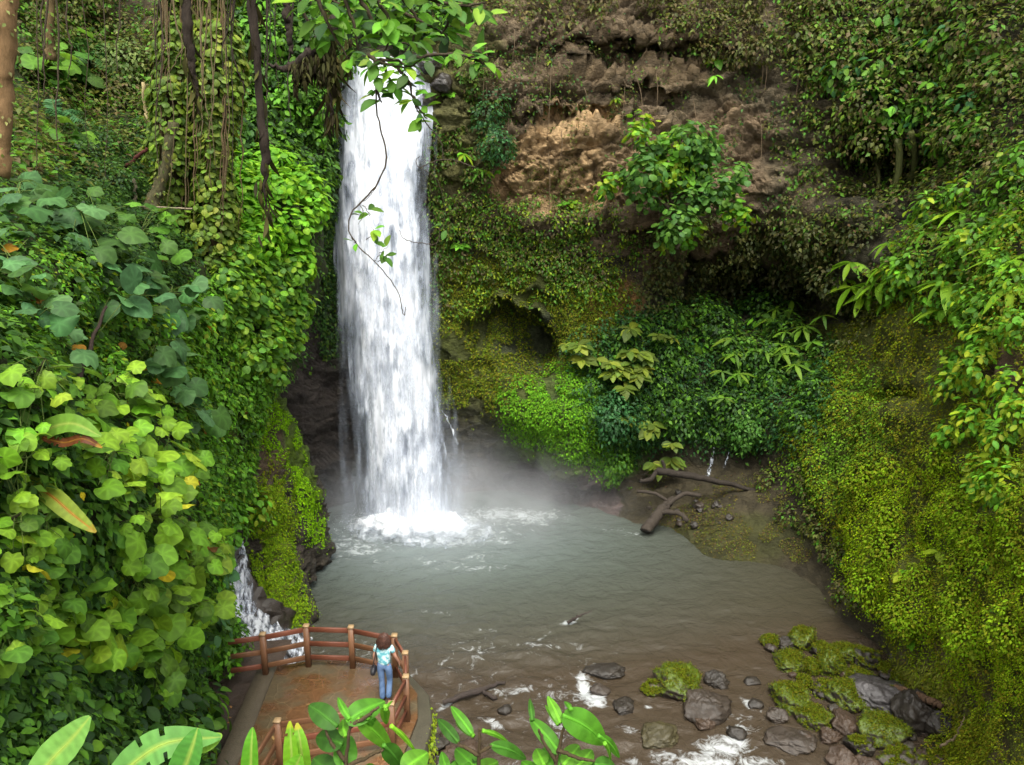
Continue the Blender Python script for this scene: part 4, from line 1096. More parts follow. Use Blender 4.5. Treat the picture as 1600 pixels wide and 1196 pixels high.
rail = thing('railing', 'reddish brown wooden post and rail fence round the viewing platform', 'railing', (-4.0, 15.5, DZ))
for k, p in PT.items():
    mb = MB()
    yaw = 0.1 * (ord(k) % 5)
    beam(mb, (p[0], p[1], DZ - 0.02), (p[0], p[1], DZ + PH - 0.03), 0.125, 0.125, (np.array(WOOD) * (0.9 + 0.2 * RS.rand())))
    po = mb.build('post', M['wood'], rail)
    mb = MB(); prism(mb, [(p[0]-.07, p[1]-.07), (p[0]+.07, p[1]-.07), (p[0]+.07, p[1]+.07), (p[0]-.07, p[1]+.07)], DZ + PH - 0.03, DZ + PH + 0.015, CAP, 0.02)
    mb.build('post_cap', M['wood'], po)
def rails(p, q, hs=(0.97, 0.60, 0.24), g0=0.06, g1=0.06, hh=0.115):
    p = np.array(p, float); q = np.array(q, float); d = nrmz(q - p)
    for hz in hs:
        mb = MB(); beam(mb, p + d * g0 + UP * (hz - (p[2] - DZ)), q - d * g1 + UP * (hz - (q[2] - DZ)) if False else (q - d * g1)[:2].tolist() + [p[2] + hz - (p[2] - DZ)], 0.05, hh, np.array(WOODR if RS.rand() < 0.6 else WOOD) * (0.85 + 0.3 * RS.rand()))
        mb.build('rail', M['wood'], rail)
def g3(k): return np.array([PT[k][0], PT[k][1], DZ])
for a, b in ('AB', 'BC', 'CD', 'DE', 'EF', 'FG', 'GH'): rails(g3(a), g3(b))
e = P(352, 1006, 16.2); rails(g3('A'), (e[0], e[1], DZ))
# short flight rail falling away from the near left post
for hz in (0.95, 0.55, 0.2):
    mb = MB(); h0 = g3('H'); beam(mb, h0 + UP * hz + np.array([-0.06, -0.06, 0]), h0 + np.array([-0.42, -1.35, hz - 0.35]), 0.05, 0.115, WOOD); mb.build('rail', M['wood'], rail)
mb = MB(); h0 = g3('H') + np.array([-0.44, -1.42, 0]); beam(mb, h0 - UP * 0.4, h0 + UP * 0.7, 0.12, 0.12, WOOD); mb.build('post', M['wood'], rail)
# fallen leaves on path and floor
for k in range(26):
    x = -7.2 + 4.8 * RS.rand(); y = 12.8 + 3.7 * RS.rand()
    mb = MB(); z = (DZ + 0.012) if x > -5.4 else 1.30 + 0.02
    leaves(mb, np.array([[x, y, z + (0.03 if x <= -5.4 else 0)]]), np.array([[0.1, 0.1, 1.0]]), rnd(1) * np.array([1, 1, 0.05]), 0.07 + 0.06 * RS.rand(), pal(1, [(0.35, 0.24, 0.08), (0.25, 0.14, 0.05), (0.2, 0.22, 0.05)]), 'oval')
    tag(mb.build('fallen_leaf', M['dry'], origin=np.array([x, y, z])), 'dry leaf fallen on the platform floor' if x > -5.4 else 'dry leaf fallen on the muddy path', 'leaf', 'leaves fallen on the platform floor' if x > -5.4 else 'leaves fallen on the muddy path')
# ------------------------------------------------------------------ vegetation: ground cover that nobody could count
def cover(name, label, jobs, m='leaf', cat='undergrowth'):
    mb = MB()
    for j in jobs: scatter(mb, **j)
    return tag(mb.build(name, M[m], origin=np.zeros(3)), label, cat, kind='stuff')
J = dict
RIGHT = [(1225,640),(1300,540),(1345,450),(1480,420),(1840,380),(1840,1250),(1430,1250),(1480,1110),(1395,1010),(1330,900),(1300,800),(1240,740)]
cover('moss', 'yellow green moss carpet over the steep right bank', [
    J(sh=main, poly=RIGHT, n=105000, kind='small', size=(0.05,0.11), cols=G_MOSS, lift=(0,0.14), thr=-0.25, clump=0.28, jit=0.3),
    J(sh=main, poly=[(1320,840),(1360,760),(1480,720),(1600,700),(1640,1100),(1560,1120),(1400,980),(1330,930)], n=45000, kind='small', size=(0.05,0.10), cols=[(0.19,0.32,0.005),(0.25,0.37,0.006),(0.14,0.24,0.005)], lift=(0.02,0.12), thr=-0.1, nsc=1.1, clump=0.2, jit=0.3),
    J(sh=main, poly=[(1225,640),(1300,540),(1400,600),(1400,700),(1330,800),(1240,760)], n=9000, kind='small', size=(0.06,0.13), cols=[(0.095,0.20,0.012),(0.13,0.25,0.014),(0.08,0.14,0.015)], lift=(0.02,0.12), clump=0.2, jit=0.3),
    J(sh=main, poly=[(1470,1120),(1560,1130),(1540,1190),(1490,1210)], n=3500, kind='lance', size=(0.10,0.2), cols=G_MOSS, lift=(0,0.05)),
    J(sh=main, poly=[(1400,1040),(1480,1050),(1500,1110),(1420,1090)], n=3000, kind='lance', size=(0.10,0.2), cols=[(0.15,0.17,0.02),(0.18,0.2,0.03)], lift=(0,0.05)),
], 'moss', 'moss')
cover('moss', 'bright moss on the mound and walls around the cave right of the waterfall', [
    J(sh=main, poly=[(690,400),(960,410),(985,520),(930,560),(860,600),(760,640),(690,640)], n=26000, kind='small', size=(0.05,0.10), cols=[(0.075,0.115,0.008),(0.10,0.135,0.01),(0.14,0.14,0.012)], lift=(0,0.08), thr=-0.22, clump=0.12, jit=0.35, soft=12),
    J(sh=main, poly=[(790,610),(850,585),(920,560),(960,640),(990,740),(950,750),(880,700),(800,680)], n=14000, kind='small', size=(0.06,0.12), cols=[(0.085,0.22,0.012),(0.115,0.27,0.012),(0.07,0.17,0.012)], lift=(0,0.12), thr=-0.3, jit=0.3, soft=10, clump=0.15),
    J(sh=main, poly=[(1000,750),(1200,760),(1290,780),(1330,900),(1345,985),(1280,925),(1180,878),(1050,830)], n=12000, kind='small', size=(0.04,0.08), cols=[(0.10,0.085,0.02),(0.075,0.075,0.016),(0.095,0.12,0.016),(0.09,0.06,0.03)], lift=(0,0.05), thr=-0.1, jit=0.3),
], 'moss', 'moss')
cover('moss', 'green and golden moss draped over the outcrop beside the pool', [
    J(sh=outc, poly=[(385,620),(440,640),(474,710),(497,800),(505,850),(480,850),(455,760),(440,730),(400,680)], n=9000, kind='small', size=(0.04,0.09), cols=[(0.15,0.32,0.006),(0.20,0.40,0.007),(0.12,0.25,0.006)], lift=(0,0.06), thr=-0.3, soft=6, clump=0.08),
    J(sh=outc, poly=[(385,760),(440,750),(455,850),(475,990),(420,985),(395,900)], n=13000, kind='small', size=(0.04,0.09), cols=[(0.19,0.29,0.008),(0.14,0.25,0.008),(0.10,0.18,0.01)], lift=(0,0.07), thr=-0.2, soft=7, clump=0.1),
    J(sh=outc, poly=[(385,650),(450,700),(480,800),(400,850),(385,780)], n=2500, kind='small', size=(0.05,0.10), cols=[(0.14,0.16,0.01),(0.10,0.14,0.01)], lift=(0,0.05), thr=0.0, soft=8),
], 'moss', 'moss')
LEFTALL = [(-240,-240),(520,-240),(505,330),(495,450),(470,570),(440,620),(385,720),(350,820),(350,960),(375,1030),(335,1060),(320,1250),(-240,1250)]
cover('undergrowth', 'dense mixed creeper and undergrowth clothing the left hillside', [
    J(sh=left, poly=LEFTALL, n=52000, kind='small', size=(0.09,0.20), cols=G_DARK[:2] + G_MID, lift=(0,0.25), clump=0.2),
    J(sh=left, poly=[(-20,-20),(280,-20),(290,200),(200,300),(40,300),(-20,260)], n=15000, kind='small', size=(0.10,0.24), cols=G_OLIVE + G_MID[:2], lift=(0.05,0.5), thr=-0.1, nsc=0.5, clump=0.4),
    J(sh=left, poly=[(80,250),(230,240),(290,420),(200,470),(60,400)], n=12000, kind='small', size=(0.08,0.17), cols=G_DARK + [(0.05,0.11,0.012)], lift=(0.05,0.4), clump=0.3),
    J(sh=left, poly=[(350,-20),(520,-20),(515,240),(495,300),(350,270)], n=13000, kind='oval', size=(0.14,0.30), cols=G_MID + G_DARK, lift=(0.05,0.5), thr=-0.2, clump=0.4),
    J(sh=left, poly=[(220,560),(300,440),(400,560),(430,640),(400,700),(390,800),(350,900),(350,960),(290,900),(300,760)], n=17000, kind='small', size=(0.08,0.19), cols=G_BRIGHT + G_MID + [(0.16,0.27,0.015)], lift=(0.05,0.35), thr=-0.35, clump=0.3),
    J(sh=left, poly=[(0,400),(60,420),(300,440),(330,560),(260,640),(0,600)], n=12000, kind='small', size=(0.05,0.11), cols=G_BRIGHT + G_YEL[:1] + G_MID, lift=(0.0,0.25), thr=-0.25, clump=0.2),
    J(sh=left, poly=[(270,960),(350,940),(378,1010),(370,1040),(330,1050),(290,1040)], n=6000, kind='small', size=(0.06,0.13), cols=G_BRIGHT + G_MID, lift=(0.02,0.2), clump=0.2),
    J(sh=left, poly=[(-10,1000),(280,1020),(330,1060),(325,1200),(-10,1200)], n=9000, kind='oval', size=(0.07,0.15), cols=G_DARK + G_MID, lift=(0.0,0.3), thr=-0.15, clump=0.2),
    J(sh=left, poly=[(230,1080),(320,1050),(328,1110),(320,1180),(230,1140)], n=5000, kind='small', size=(0.04,0.08), cols=G_MOSS + G_YEL[:1], lift=(0.0,0.06), thr=-0.1),
])
cover('undergrowth', 'small green plants on the shaded rock on both sides of the waterfall', [
    J(sh=main, poly=[(470,-50),(535,-50),(528,120),(522,540),(505,560),(480,480)], n=9000, kind='small', size=(0.07,0.16), cols=G_DARK + [(0.07,0.13,0.014)], lift=(0,0.15), thr=-0.25, clump=0.15, soft=6),
    J(sh=main, poly=[(680,90),(770,90),(790,240),(750,320),(700,480),(682,480),(672,250)], n=9000, kind='small', size=(0.07,0.16), cols=G_OLIVE + G_MID, lift=(0,0.2), thr=-0.1, clump=0.2, soft=8),
    J(sh=main, poly=[(695,320),(760,320),(960,330),(1010,400),(950,440),(700,430)], n=14000, kind='small', size=(0.07,0.15), cols=G_OLIVE + G_MID + G_YEL[:1], lift=(0,0.3), thr=-0.2, nsc=0.9, clump=0.35),
    J(sh=main, poly=[(690,420),(960,430),(980,470),(690,480)], n=3000, kind='small', size=(0.07,0.15), cols=G_MID + G_YEL, lift=(0,0.25), thr=0.05, nsc=1.2, clump=0.3),
])
cover('undergrowth', 'thick greenery above the crest of the waterfall', [
    J(sh=main, poly=[(500,-240),(720,-240),(700,60),(660,78),(600,60),(530,74),(505,40)], n=12000, kind='oval', size=(0.10,0.24), cols=G_MID + G_BRIGHT[:1] + G_DARK, lift=(0.1,0.7), clump=0.4, soft=8),
    J(sh=main, poly=[(700,-240),(1700,-240),(1700,-40),(700,-40)], n=14000, kind='small', size=(0.12,0.26), cols=G_MID + G_OLIVE, lift=(0,0.5), clump=0.4),
    J(sh=left, poly=[(-240,-240),(520,-240),(520,-40),(-240,-40)], n=12000, kind='small', size=(0.12,0.26), cols=G_MID + G_DARK, lift=(0,0.5), clump=0.4),
])
for i, (x, y, r) in enumerate([(528,98,13),(672,100,16),(690,128,14),(520,130,12),(655,90,9),(664,150,11)]):
    p, nn = main.at(np.array([x]), np.array([y]))
    rock('boulder', x, y, r, 0, RD, ['dark wet rock at the left side of the waterfall crest','dark wet rock at the right side of the waterfall crest','lower dark rock just right of the waterfall crest','lower dark rock just left of the waterfall crest','small rock splitting the water at the right of the crest','jutting rock beside the right edge of the upper fall'][i], flat=0.9, mt='wet', zbase=float(p[0, 2]) - 0.25, Y=29.3)
cover('undergrowth', 'sparse dry plants clinging to the brown cliff', [
    J(sh=main, poly=[(640,-60),(1280,-60),(1280,50),(1100,90),(900,40),(700,60)], n=8000, kind='small', size=(0.08,0.20), cols=G_OLIVE + [(0.12,0.10,0.03)] + G_MID[:1], lift=(0,0.4), thr=0.0, nsc=0.7, clump=0.4),
    J(sh=main, poly=[(760,60),(1280,60),(1290,330),(1180,380),(980,330),(960,180),(760,180)], n=9000, kind='small', size=(0.06,0.15), cols=G_OLIVE + G_DARK + G_MID[:1], lift=(0,0.3), thr=0.03, nsc=0.9, clump=0.3),
    J(sh=main, poly=[(760,170),(1000,160),(1010,330),(780,330)], n=3200, kind='small', size=(0.06,0.12), cols=G_OLIVE, lift=(0,0.1), thr=0.12, nsc=1.4),
])
cover('undergrowth', 'dense shaded creepers on the upper right hillside', [
    J(sh=main, poly=[(1240,-60),(1840,-60),(1840,420),(1480,430),(1350,460),(1240,420),(1230,150)], n=36000, kind='small', size=(0.09,0.20), cols=G_MID[:2] + G_OLIVE, lift=(0,0.5), thr=-0.25, nsc=0.7, clump=0.45, jit=0.35),
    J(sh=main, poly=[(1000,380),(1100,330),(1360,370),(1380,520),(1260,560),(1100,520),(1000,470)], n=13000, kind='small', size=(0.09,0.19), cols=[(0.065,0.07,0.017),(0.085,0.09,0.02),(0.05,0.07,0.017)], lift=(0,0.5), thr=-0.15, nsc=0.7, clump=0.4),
    J(sh=main, poly=[(1450,300),(1840,250),(1840,560),(1500,520),(1400,470)], n=13000, kind='small', size=(0.08,0.18), cols=G_BRIGHT + G_MOSS, lift=(0,0.4), thr=-0.1, nsc=0.9, clump=0.4),
    J(sh=main, poly=[(900,540),(1000,480),(1150,480),(1300,540),(1290,640),(1220,700),(1040,688),(960,720),(910,640)], n=22000, kind='small', size=(0.08,0.18), cols=G_DARK + G_MID[:1] + G_TEAL[:1], lift=(0,0.3), clump=0.35),
])

# ------------------------------------------------------------------ single shrubs and plants
def shrub(name, label, sh, px, py, rpx, kind, lpx, cols, group=None, dens=1.1, squash=(1, 1, 1), upw=0.6, hang=0.6, m='leaf', cat='shrub', out=0.35, lump=0.3, w=None, rs=RS, cut=-0.25, wig=0.22):
    c, n = sh.at(np.array([px]), np.array([py])); c = c[0]; n = n[0]
    D = np.linalg.norm(c - np.array([0, 0, CAMZ]))
    r = rpx / F * D
    mb = MB()
    cc = c + n * r * out
    dome(mb, cc, n, r, dens, kind, (lpx[0] / F * D, lpx[1] / F * D), cols, squash, wig, upw, cut, rs, w, lump, hang)
    # a few woody shoots holding the leaves
    for k in range(4):
        d = nrmz(n * 0.8 + UP * 0.4 + rs.randn(3) * 0.5)
        tube(mb, spline([c - n * 0.1 * r, c + d * r * 0.5, c + d * r * 1.0 + DOWN * r * 0.1], 5), [0.012 + r * 0.012, 0.004], (0.05, 0.04, 0.02), 4)
    o = mb.build(name, M[m], origin=c)
    return tag(o, label, cat, group)

def many(name, label, group, sh, poly, k, rpx, kind, lpx, cols, mind=0.8, seed=0, **kw):
    rs = np.random.RandomState(seed)
    pts = []
    for q in samplepoly(poly, k * 40, rs):
        r = rpx[0] + (rpx[1] - rpx[0]) * rs.rand()
        if all((q[0]-a)**2 + (q[1]-b)**2 > ((r + c) * mind) ** 2 for a, b, c in pts):
            pts.append((q[0], q[1], r))
        if len(pts) >= k: break
    for x, y, r in pts:
        shrub(name, label, sh, x, y, r, kind, lpx, [np.array(c) * (0.8 + 0.45 * rs.rand()) for c in cols], group=group, rs=rs, **kw)

# left hillside, far to near
many('shrub', 'olive green scrub bush on the shaded slope at the top left', 'scrub bushes on the top left slope', left, [(20,-10),(280,-10),(280,190),(60,200),(30,120)], 16, (22,40), 'small', (4,8), G_OLIVE + G_MID[:1], 0.6, 1, dens=0.8)
many('shrub', 'dark small-leaved bush in the hollow left of the creeper-hung trunks', 'dark bushes in the left hollow', left, [(60,220),(230,200),(260,430),(150,440),(60,340)], 12, (24,44), 'small', (4,7), G_DARK + [(0.05,0.11,0.012)], 0.6, 2, dens=0.9)
shrub('shrub', 'pale flecked round bush left of the creeper-hung trunks near the top', left, 205, 115, 42, 'small', (5,8), [(0.11,0.16,0.04),(0.08,0.13,0.03),(0.15,0.2,0.05)])
many('shrub', 'mid green leafy bush high between the trunks and the waterfall', 'leafy bushes high beside the waterfall', left, [(340,-10),(515,-10),(505,240),(380,240),(350,150)], 18, (20,36), 'oval', (6,11), G_MID + G_BRIGHT[:1], 0.6, 3, dens=0.9)
many('shrub', 'fresh green bush in the mound of bright foliage beside the waterfall', 'fresh green bushes in the bright mound', left, [(345,268),(405,250),(450,275),(468,335),(460,400),(370,400),(340,330)], 22, (24,36), 'hearts', (8,12), [(0.12,0.32,0.016),(0.165,0.39,0.02),(0.095,0.25,0.016),(0.21,0.40,0.02)], 0.5, 4, dens=1.2, out=0.5)
many('shrub', 'deep green bush in the leafy curtain below the bright mound', 'deep green bushes in the leafy curtain', left, [(325,410),(462,410),(458,500),(432,550),(410,580),(370,560),(325,500)], 24, (22,34), 'hearts', (8,13), [(0.09,0.22,0.022),(0.13,0.29,0.02),(0.065,0.16,0.02),(0.17,0.29,0.018)], 0.5, 5, dens=1.2, out=0.5)
many('shrub', 'lush small-leaved bush on the bank above the mossy outcrop', 'small-leaved bushes above the outcrop', left, [(280,570),(350,560),(400,615),(362,700),(345,790),(330,880),(300,860),(310,740)], 18, (18,30), 'small', (7,11), G_BRIGHT + G_MID, 0.55, 6, dens=1.1)
shrub('shrub', 'dense dark bush overhanging the top of the wet rock left of the waterfall', left, 412, 590, 26, 'hearts', (8,12), G_TEAL + G_MID, dens=1.4)
shrub('shrub', 'bright bush with drooping pointed leaves just above the side cascade', left, 352, 815, 34, 'oval', (9,15), G_BRIGHT, dens=1.2)
shrub('shrub', 'bright bush on top of the outcrop next to the drooping-leaved one', outc, 385, 790, 26, 'oval', (9,14), G_BRIGHT + G_YEL[:1], dens=1.2)
shrub('shrub', 'rounded glossy bush beside the left end of the railing', left, 345, 1005, 34, 'small', (7,11), G_MID + G_BRIGHT, dens=1.3)
shrub('shrub', 'grey green bush hanging over the left edge of the side cascade', left, 325, 890, 34, 'hearts', (14,20), G_GREY, dens=1.1)
shrub('shrub', 'leafy bush just left of the path beyond the glossy rounded one', left, 300, 975, 32, 'oval', (12,18), G_MID + G_GREY, dens=1.0)
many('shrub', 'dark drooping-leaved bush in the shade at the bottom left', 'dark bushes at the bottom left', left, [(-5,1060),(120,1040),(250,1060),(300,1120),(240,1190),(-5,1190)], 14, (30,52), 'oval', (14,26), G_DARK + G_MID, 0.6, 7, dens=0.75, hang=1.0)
many('shrub', 'small bright bush between the broad-leaved plants on the left bank', 'small bright bushes on the left bank', left, [(20,420),(140,410),(330,470),(300,600),(170,590),(20,560)], 12, (24,40), 'small', (8,13), G_BRIGHT + G_YEL[:1] + G_MID, 0.6, 8, dens=0.9)

# broad-leaved plants on the left bank: each leaf on a stalk from a shared stem
def broadplant(name, label, px, py, rpx, n, lpx, cols, group=None, stem=None, dead=0, seed=0, out=0.25, kind='heart', sh=None, yel=0, flat=0.35, cat='plant', m='leafbig'):
    sh = sh or left
    rs = np.random.RandomState(seed + int(px) * 3 + int(py))
    c, nn = sh.at(np.array([px]), np.array([py])); c = c[0]; nn = nn[0]
    D = np.linalg.norm(c - np.array([0, 0, CAMZ])); s = D / F
    a = rs.rand(n) * 2 * math.pi; rr = np.sqrt(rs.rand(n))
    qx = px + np.cos(a) * rr * rpx; qy = py + np.sin(a) * rr * rpx * 0.8
    p, pn = sh.at(qx, qy)
    p = p + pn * (out * (0.4 + 0.9 * rs.rand(n)) * (1.1 - 0.5 * rr))[:, None] * max(1, D / 9)
    nl = pn * 0.55 + UP * 0.75 + nrmz(np.array([0, -1.0, 0.35])) * 0.35 + rs.randn(n, 3) * (flat + 0.15)
    dr = DOWN * 0.8 + pn * 0.7 + rs.randn(n, 3) * 0.55
    col = pal(n, cols, 0.25, rs)
    for k in range(yel): col[k] = np.array([(0.36,0.36,0.02),(0.30,0.36,0.02),(0.42,0.34,0.01)][k % 3])
    for k in range(yel, yel + dead): col[k] = np.array([(0.27,0.13,0.004),(0.12,0.055,0.01),(0.30,0.17,0.006)][k % 3])
    sz = (lpx[0] + (lpx[1] - lpx[0]) * rs.rand(n)) * s
    sz[yel:yel + dead] *= 0.6
    t = thing(name, label, cat, tuple(c), group)
    mb = MB(); leaves(mb, p, nl, dr, sz, col, kind, rs); mb.build('foliage', M[m], t, smooth=True)
    mb = MB()
    if stem is None: stem = [c - nn * 0.05, c + nn * 0.3 * out + UP * 0.1 * rpx * s, c + nn * out + UP * rpx * 0.4 * s]
    st = spline(stem, 12); tube(mb, st, [0.03, 0.012], (0.03, 0.028, 0.012), 6, 0.2)
    for k in range(n):
        j = st[rs.randint(4, 12)]
        mid = (j + p[k]) / 2 + UP * 0.05
        tube(mb, spline([j, mid, p[k]], 5), [0.007, 0.004], (0.10, 0.15, 0.03), 4)
    mb.build('stem', M['bark'], t)
    return t
HB = [
 (60,640,62,'heart-leaved plant at the left picture edge, topmost of the pale green band',0,0),
 (165,640,60,'heart-leaved plant just below the dark slanting stem',0,0),
 (40,735,58,'heart-leaved plant at the left edge above the fern frond with brown tip',0,0),
 (150,740,60,'heart-leaved plant around the browned fern frond in the middle of the left bank',1,1),
 (235,735,52,'heart-leaved plant with ragged half-eaten leaves right of the browned frond',1,0),
 (215,810,58,'heart-leaved plant with smooth rounded leaves at the centre of the bank',1,0),
 (100,820,60,'heart-leaved plant overlapping the yellowing frond on the left bank',1,0),
 (30,850,58,'heart-leaved plant at the left edge with a yellow leaf in front',2,0),
 (280,850,44,'heart-leaved plant with a mustard leaf, nearest the side cascade',1,1),
 (185,895,60,'heart-leaved plant with two bright yellow leaves low in its middle',3,0),
 (105,930,58,'heart-leaved plant below the yellow-leaved one on the left bank',0,0),
 (250,950,50,'heart-leaved plant with clean rounded leaves left of the railing end',0,0),
 (30,990,60,'heart-leaved plant in the left corner above the dark undergrowth',0,0),
 (130,1005,56,'heart-leaved plant at the lower rim of the leafy bank',1,0),
 (210,1030,40,'lowest small heart-leaved plant hanging over the dark undergrowth',0,0)]
for i, (x, y, r, lab, ye, de) in enumerate(HB):
    x, r = (x - 62, r + 12) if x < 110 else (x - 12, r)
    broadplant('heart_leaved_plant', lab, x, y, r, 42, (16,37), [(0.13,0.27,0.016),(0.165,0.32,0.02),(0.10,0.215,0.014),(0.20,0.34,0.02),(0.075,0.165,0.015)] if i % 3 else [(0.14,0.29,0.018),(0.09,0.20,0.02),(0.18,0.31,0.02)], group='heart-leaved plants on the left bank', yel=ye, dead=de, seed=i, out=0.42)
GB = [
 (50,345,46,'grey green broad-leaved shrub at the upper left edge of the bank',0),
 (30,440,52,'grey green broad-leaved shrub at the left edge above the heart leaves',1),
 (110,400,44,'grey green broad-leaved shrub whose leaves top the bank left of centre',0),
 (160,460,48,'grey green broad-leaved shrub crowning the dark slanting stem',1),
 (235,480,44,'grey green broad-leaved shrub right of the slanting stem',0),
 (200,560,46,'grey green broad-leaved shrub with rust-coloured dead leaves',3),
 (75,530,50,'dark broad-leaved shrub with an orange dead leaf at the left',2),
 (245,640,40,'small grey green broad-leaved shrub at the right end of the heart-leaved band',0)]
for i, (x, y, r, lab, de) in enumerate(GB):
    x = x - 40 if x < 80 else x
    st = None
    if 'crowning' in lab: st = [P(118,610,10.8), P(140,545,11.6), P(165,470,12.4)]
    broadplant('broad_leaved_shrub', lab, x, y, r, 19, (24,40), G_GREY + [(0.05,0.115,0.02)], group='broad-leaved shrubs on the left bank', dead=de, seed=40 + i, out=0.45, stem=st, cat='shrub')
mb = MB(); tube(mb, pxline([(116,612,10.2),(138,550,10.9),(166,478,11.6)], 14, 0.01), [0.045,0.03,0.02], (0.03,0.02,0.015), 7, 0.2)
tag(mb.build('bare_stem', M['bark'], smooth=True), 'dark slanting bare stem rising through the leaves of the left bank', 'stem')
for i, (x, y, r, lab) in enumerate([(215,392,36,'large-leaved plant left of the creeper-hung trunks with a yellow dot on a leaf'),(130,375,34,'large-leaved plant at the upper rim of the left bank'),
        (40,130,40,'dark broad-leaved branch plant high at the left edge'),(60,240,44,'dark broad-leaved plant above the blue fern frond'),(50,95,34,'top broad-leaved plant hanging at the upper left edge')]):
    broadplant('broad_leaved_shrub', lab, x, y, r, 14, (20,32), G_MID, seed=70 + i, out=0.4, dead=1 if i == 3 else 0, cat='shrub')

# fern and palm fronds
def frond(mb, base, tip, wid, cols, n=22, droop=0.25, rs=RS, lw=0.2):
    base = np.array(base, float); tip = np.array(tip, float)
    L = np.linalg.norm(tip - base)
    mid = (base + tip) / 2 + UP * L * droop
    s = spline([base, mid, tip], n + 2)
    tube(mb, s, [0.012, 0.003], (0.10, 0.13, 0.03), 4)
    tg = nrmz(np.gradient(s, axis=0)); side = nrmz(np.cross(tg, UP)); nn = np.cross(side, tg)
    t = np.linspace(0, 1, n + 2)
    w = wid * np.sin(np.pi * np.clip(t * 0.9 + 0.08, 0, 1)) ** 0.7
    for sg in (-1, 1):
        dr = side * sg * 1.0 + tg * 0.45 + DOWN * 0.18
        leaves(mb, s, nn + rs.randn(*s.shape) * 0.12, dr, w, pal(len(s), cols, 0.2, rs), 'lance', rs)
def fern(name, label, sh, px, py, rpx, nf, cols, group=None, seed=0, kind='frond', cat='fern', lift=0.1, drop=0.3):
    rs = np.random.RandomState(seed + int(px))
    c, n = sh.at(np.array([px]), np.array([py])); c = c[0] + n[0] * lift; n = n[0]
    D = np.linalg.norm(c - np.array([0, 0, CAMZ])); r = rpx / F * D
    mb = MB()
    for k in range(nf):
        a = 2 * math.pi * (k + 0.5 * rs.rand()) / nf
        x = nrmz(np.cross(n, UP) + 1e-6); z = np.cross(x, n)
        d = nrmz(x * math.cos(a) + z * math.sin(a) * 0.9 + n * 0.55 + UP * 0.25)
        if kind == 'frond': frond(mb, c, c + d * r * (0.8 + 0.4 * rs.rand()) + DOWN * r * drop, r * 0.34, cols, 16, 0.2, rs)
        else:
            leaves(mb, np.array([c]), np.array([n * 0.5 + UP + rs.randn(3) * 0.15]), np.array([d]), r * (0.8 + 0.5 * rs.rand()), pal(1, cols, 0.25, rs), kind, rs)
    return tag(mb.build(name, M['leaf'], origin=c), label, cat, group)
fern('palm_frond', 'bluish palm frond fanned out at the left below the dark leaves', left, 62, 215, 36, 4, G_TEAL, cat='palm', seed=3, lift=0.6)
fern('fern', 'tree fern frond in the shaded scrub at the upper left', left, 128, 100, 40, 6, [(0.05,0.13,0.025)], seed=4, lift=0.5)
fern('fern', 'small fern hanging among the creeper-hung trunks', left, 305, 322, 26, 3, [(0.14,0.19,0.03)], seed=5, lift=1.6, drop=0.8)
# right side plants
GS = [(0.12,0.17,0.02),(0.09,0.14,0.02),(0.16,0.20,0.02),(0.07,0.11,0.015)]
def clump(px, py, rpx, nf, cols, label, kind='oval', group=None, sh=None, seed=0, **kw):
    return fern('leafy_clump', label, sh or main, px, py, rpx, nf, cols, group, seed, kind, cat='plant', **kw)
rsq = np.random.RandomState(5)
many('shrub', 'small dark green bush in the thicket at the back of the cove', 'dark bushes in the cove thicket', main, [(905,600),(960,540),(1060,480),(1180,480),(1290,540),(1280,640),(1210,685),(1050,672),(950,680)], 30, (20,38), 'small', (5,9), G_DARK + G_MID, 0.55, 11, dens=1.0)
many('shrub', 'brighter leafy bush on the upper side of the cove thicket', 'brighter bushes on top of the thicket', main, [(960,530),(1080,470),(1170,500),(1290,560),(1240,620),(1100,580),(980,570)], 14, (14,24), 'oval', (8,13), G_BRIGHT[:1] + G_MID + [(0.12,0.22,0.02)], 0.6, 12, dens=0.8)
for i in range(26):
    x, y = [(900+125*rsq.rand(), 530+75*rsq.rand()), (945+100*rsq.rand(), 640+75*rsq.rand())][i % 3 == 2]
    clump(x, y, 15 + 7 * rsq.rand(), 7, GS, 'clump of broad drooping yellow green leaves right of the mossy mound', group='drooping leaf clumps right of the mound', seed=i, drop=0.9, lift=1.0)
for i in range(24):
    x = 1120 + 190 * rsq.rand(); y = 600 - (x - 1120) * 0.45 + 40 * rsq.randn() * 0.6
    clump(x, y, 17 + 9 * rsq.rand(), 6, [(0.08,0.18,0.016),(0.12,0.22,0.016),(0.06,0.13,0.014)], 'clump of long arching leaves along the upper edge of the thicket', kind='lance', group='arching leaf clumps above the thicket', seed=50 + i, lift=1.0)
shrub('shrub', 'rounded soft green bush at the right end of the cove thicket', main, 1180, 672, 32, 'small', (4,7), [(0.05,0.14,0.02),(0.07,0.18,0.025)], dens=1.5)
shrub('shrub', 'bluish small-leaved bush beside the mossy mound', main, 950, 648, 42, 'small', (5,8), G_TEAL, dens=1.3)
shrub('shrub', 'dark blue green bush beneath the bluish one in the thicket', main, 985, 665, 30, 'small', (5,8), G_TEAL + G_DARK, dens=1.2)
many('shrub', 'low dull green plant at the foot of the slope behind the right shore', 'low plants behind the right shore', main, [(1190,745),(1260,740),(1330,860),(1350,960),(1310,930),(1240,830)], 12, (12,22), 'small', (4,7), G_OLIVE + G_MID[:1], 0.7, 23, dens=0.7)
shrub('shrub', 'low green bush above the shore right of the dark rocks', main, 950, 720, 32, 'small', (5,8), [(0.06,0.17,0.015),(0.085,0.20,0.015)], dens=1.3)
shrub('shrub', 'dark glossy bush clinging to the cliff right of the waterfall crest', main, 762, 172, 30, 'small', (5,8), G_TEAL + G_DARK, dens=1.4, squash=(1,1,1.4))
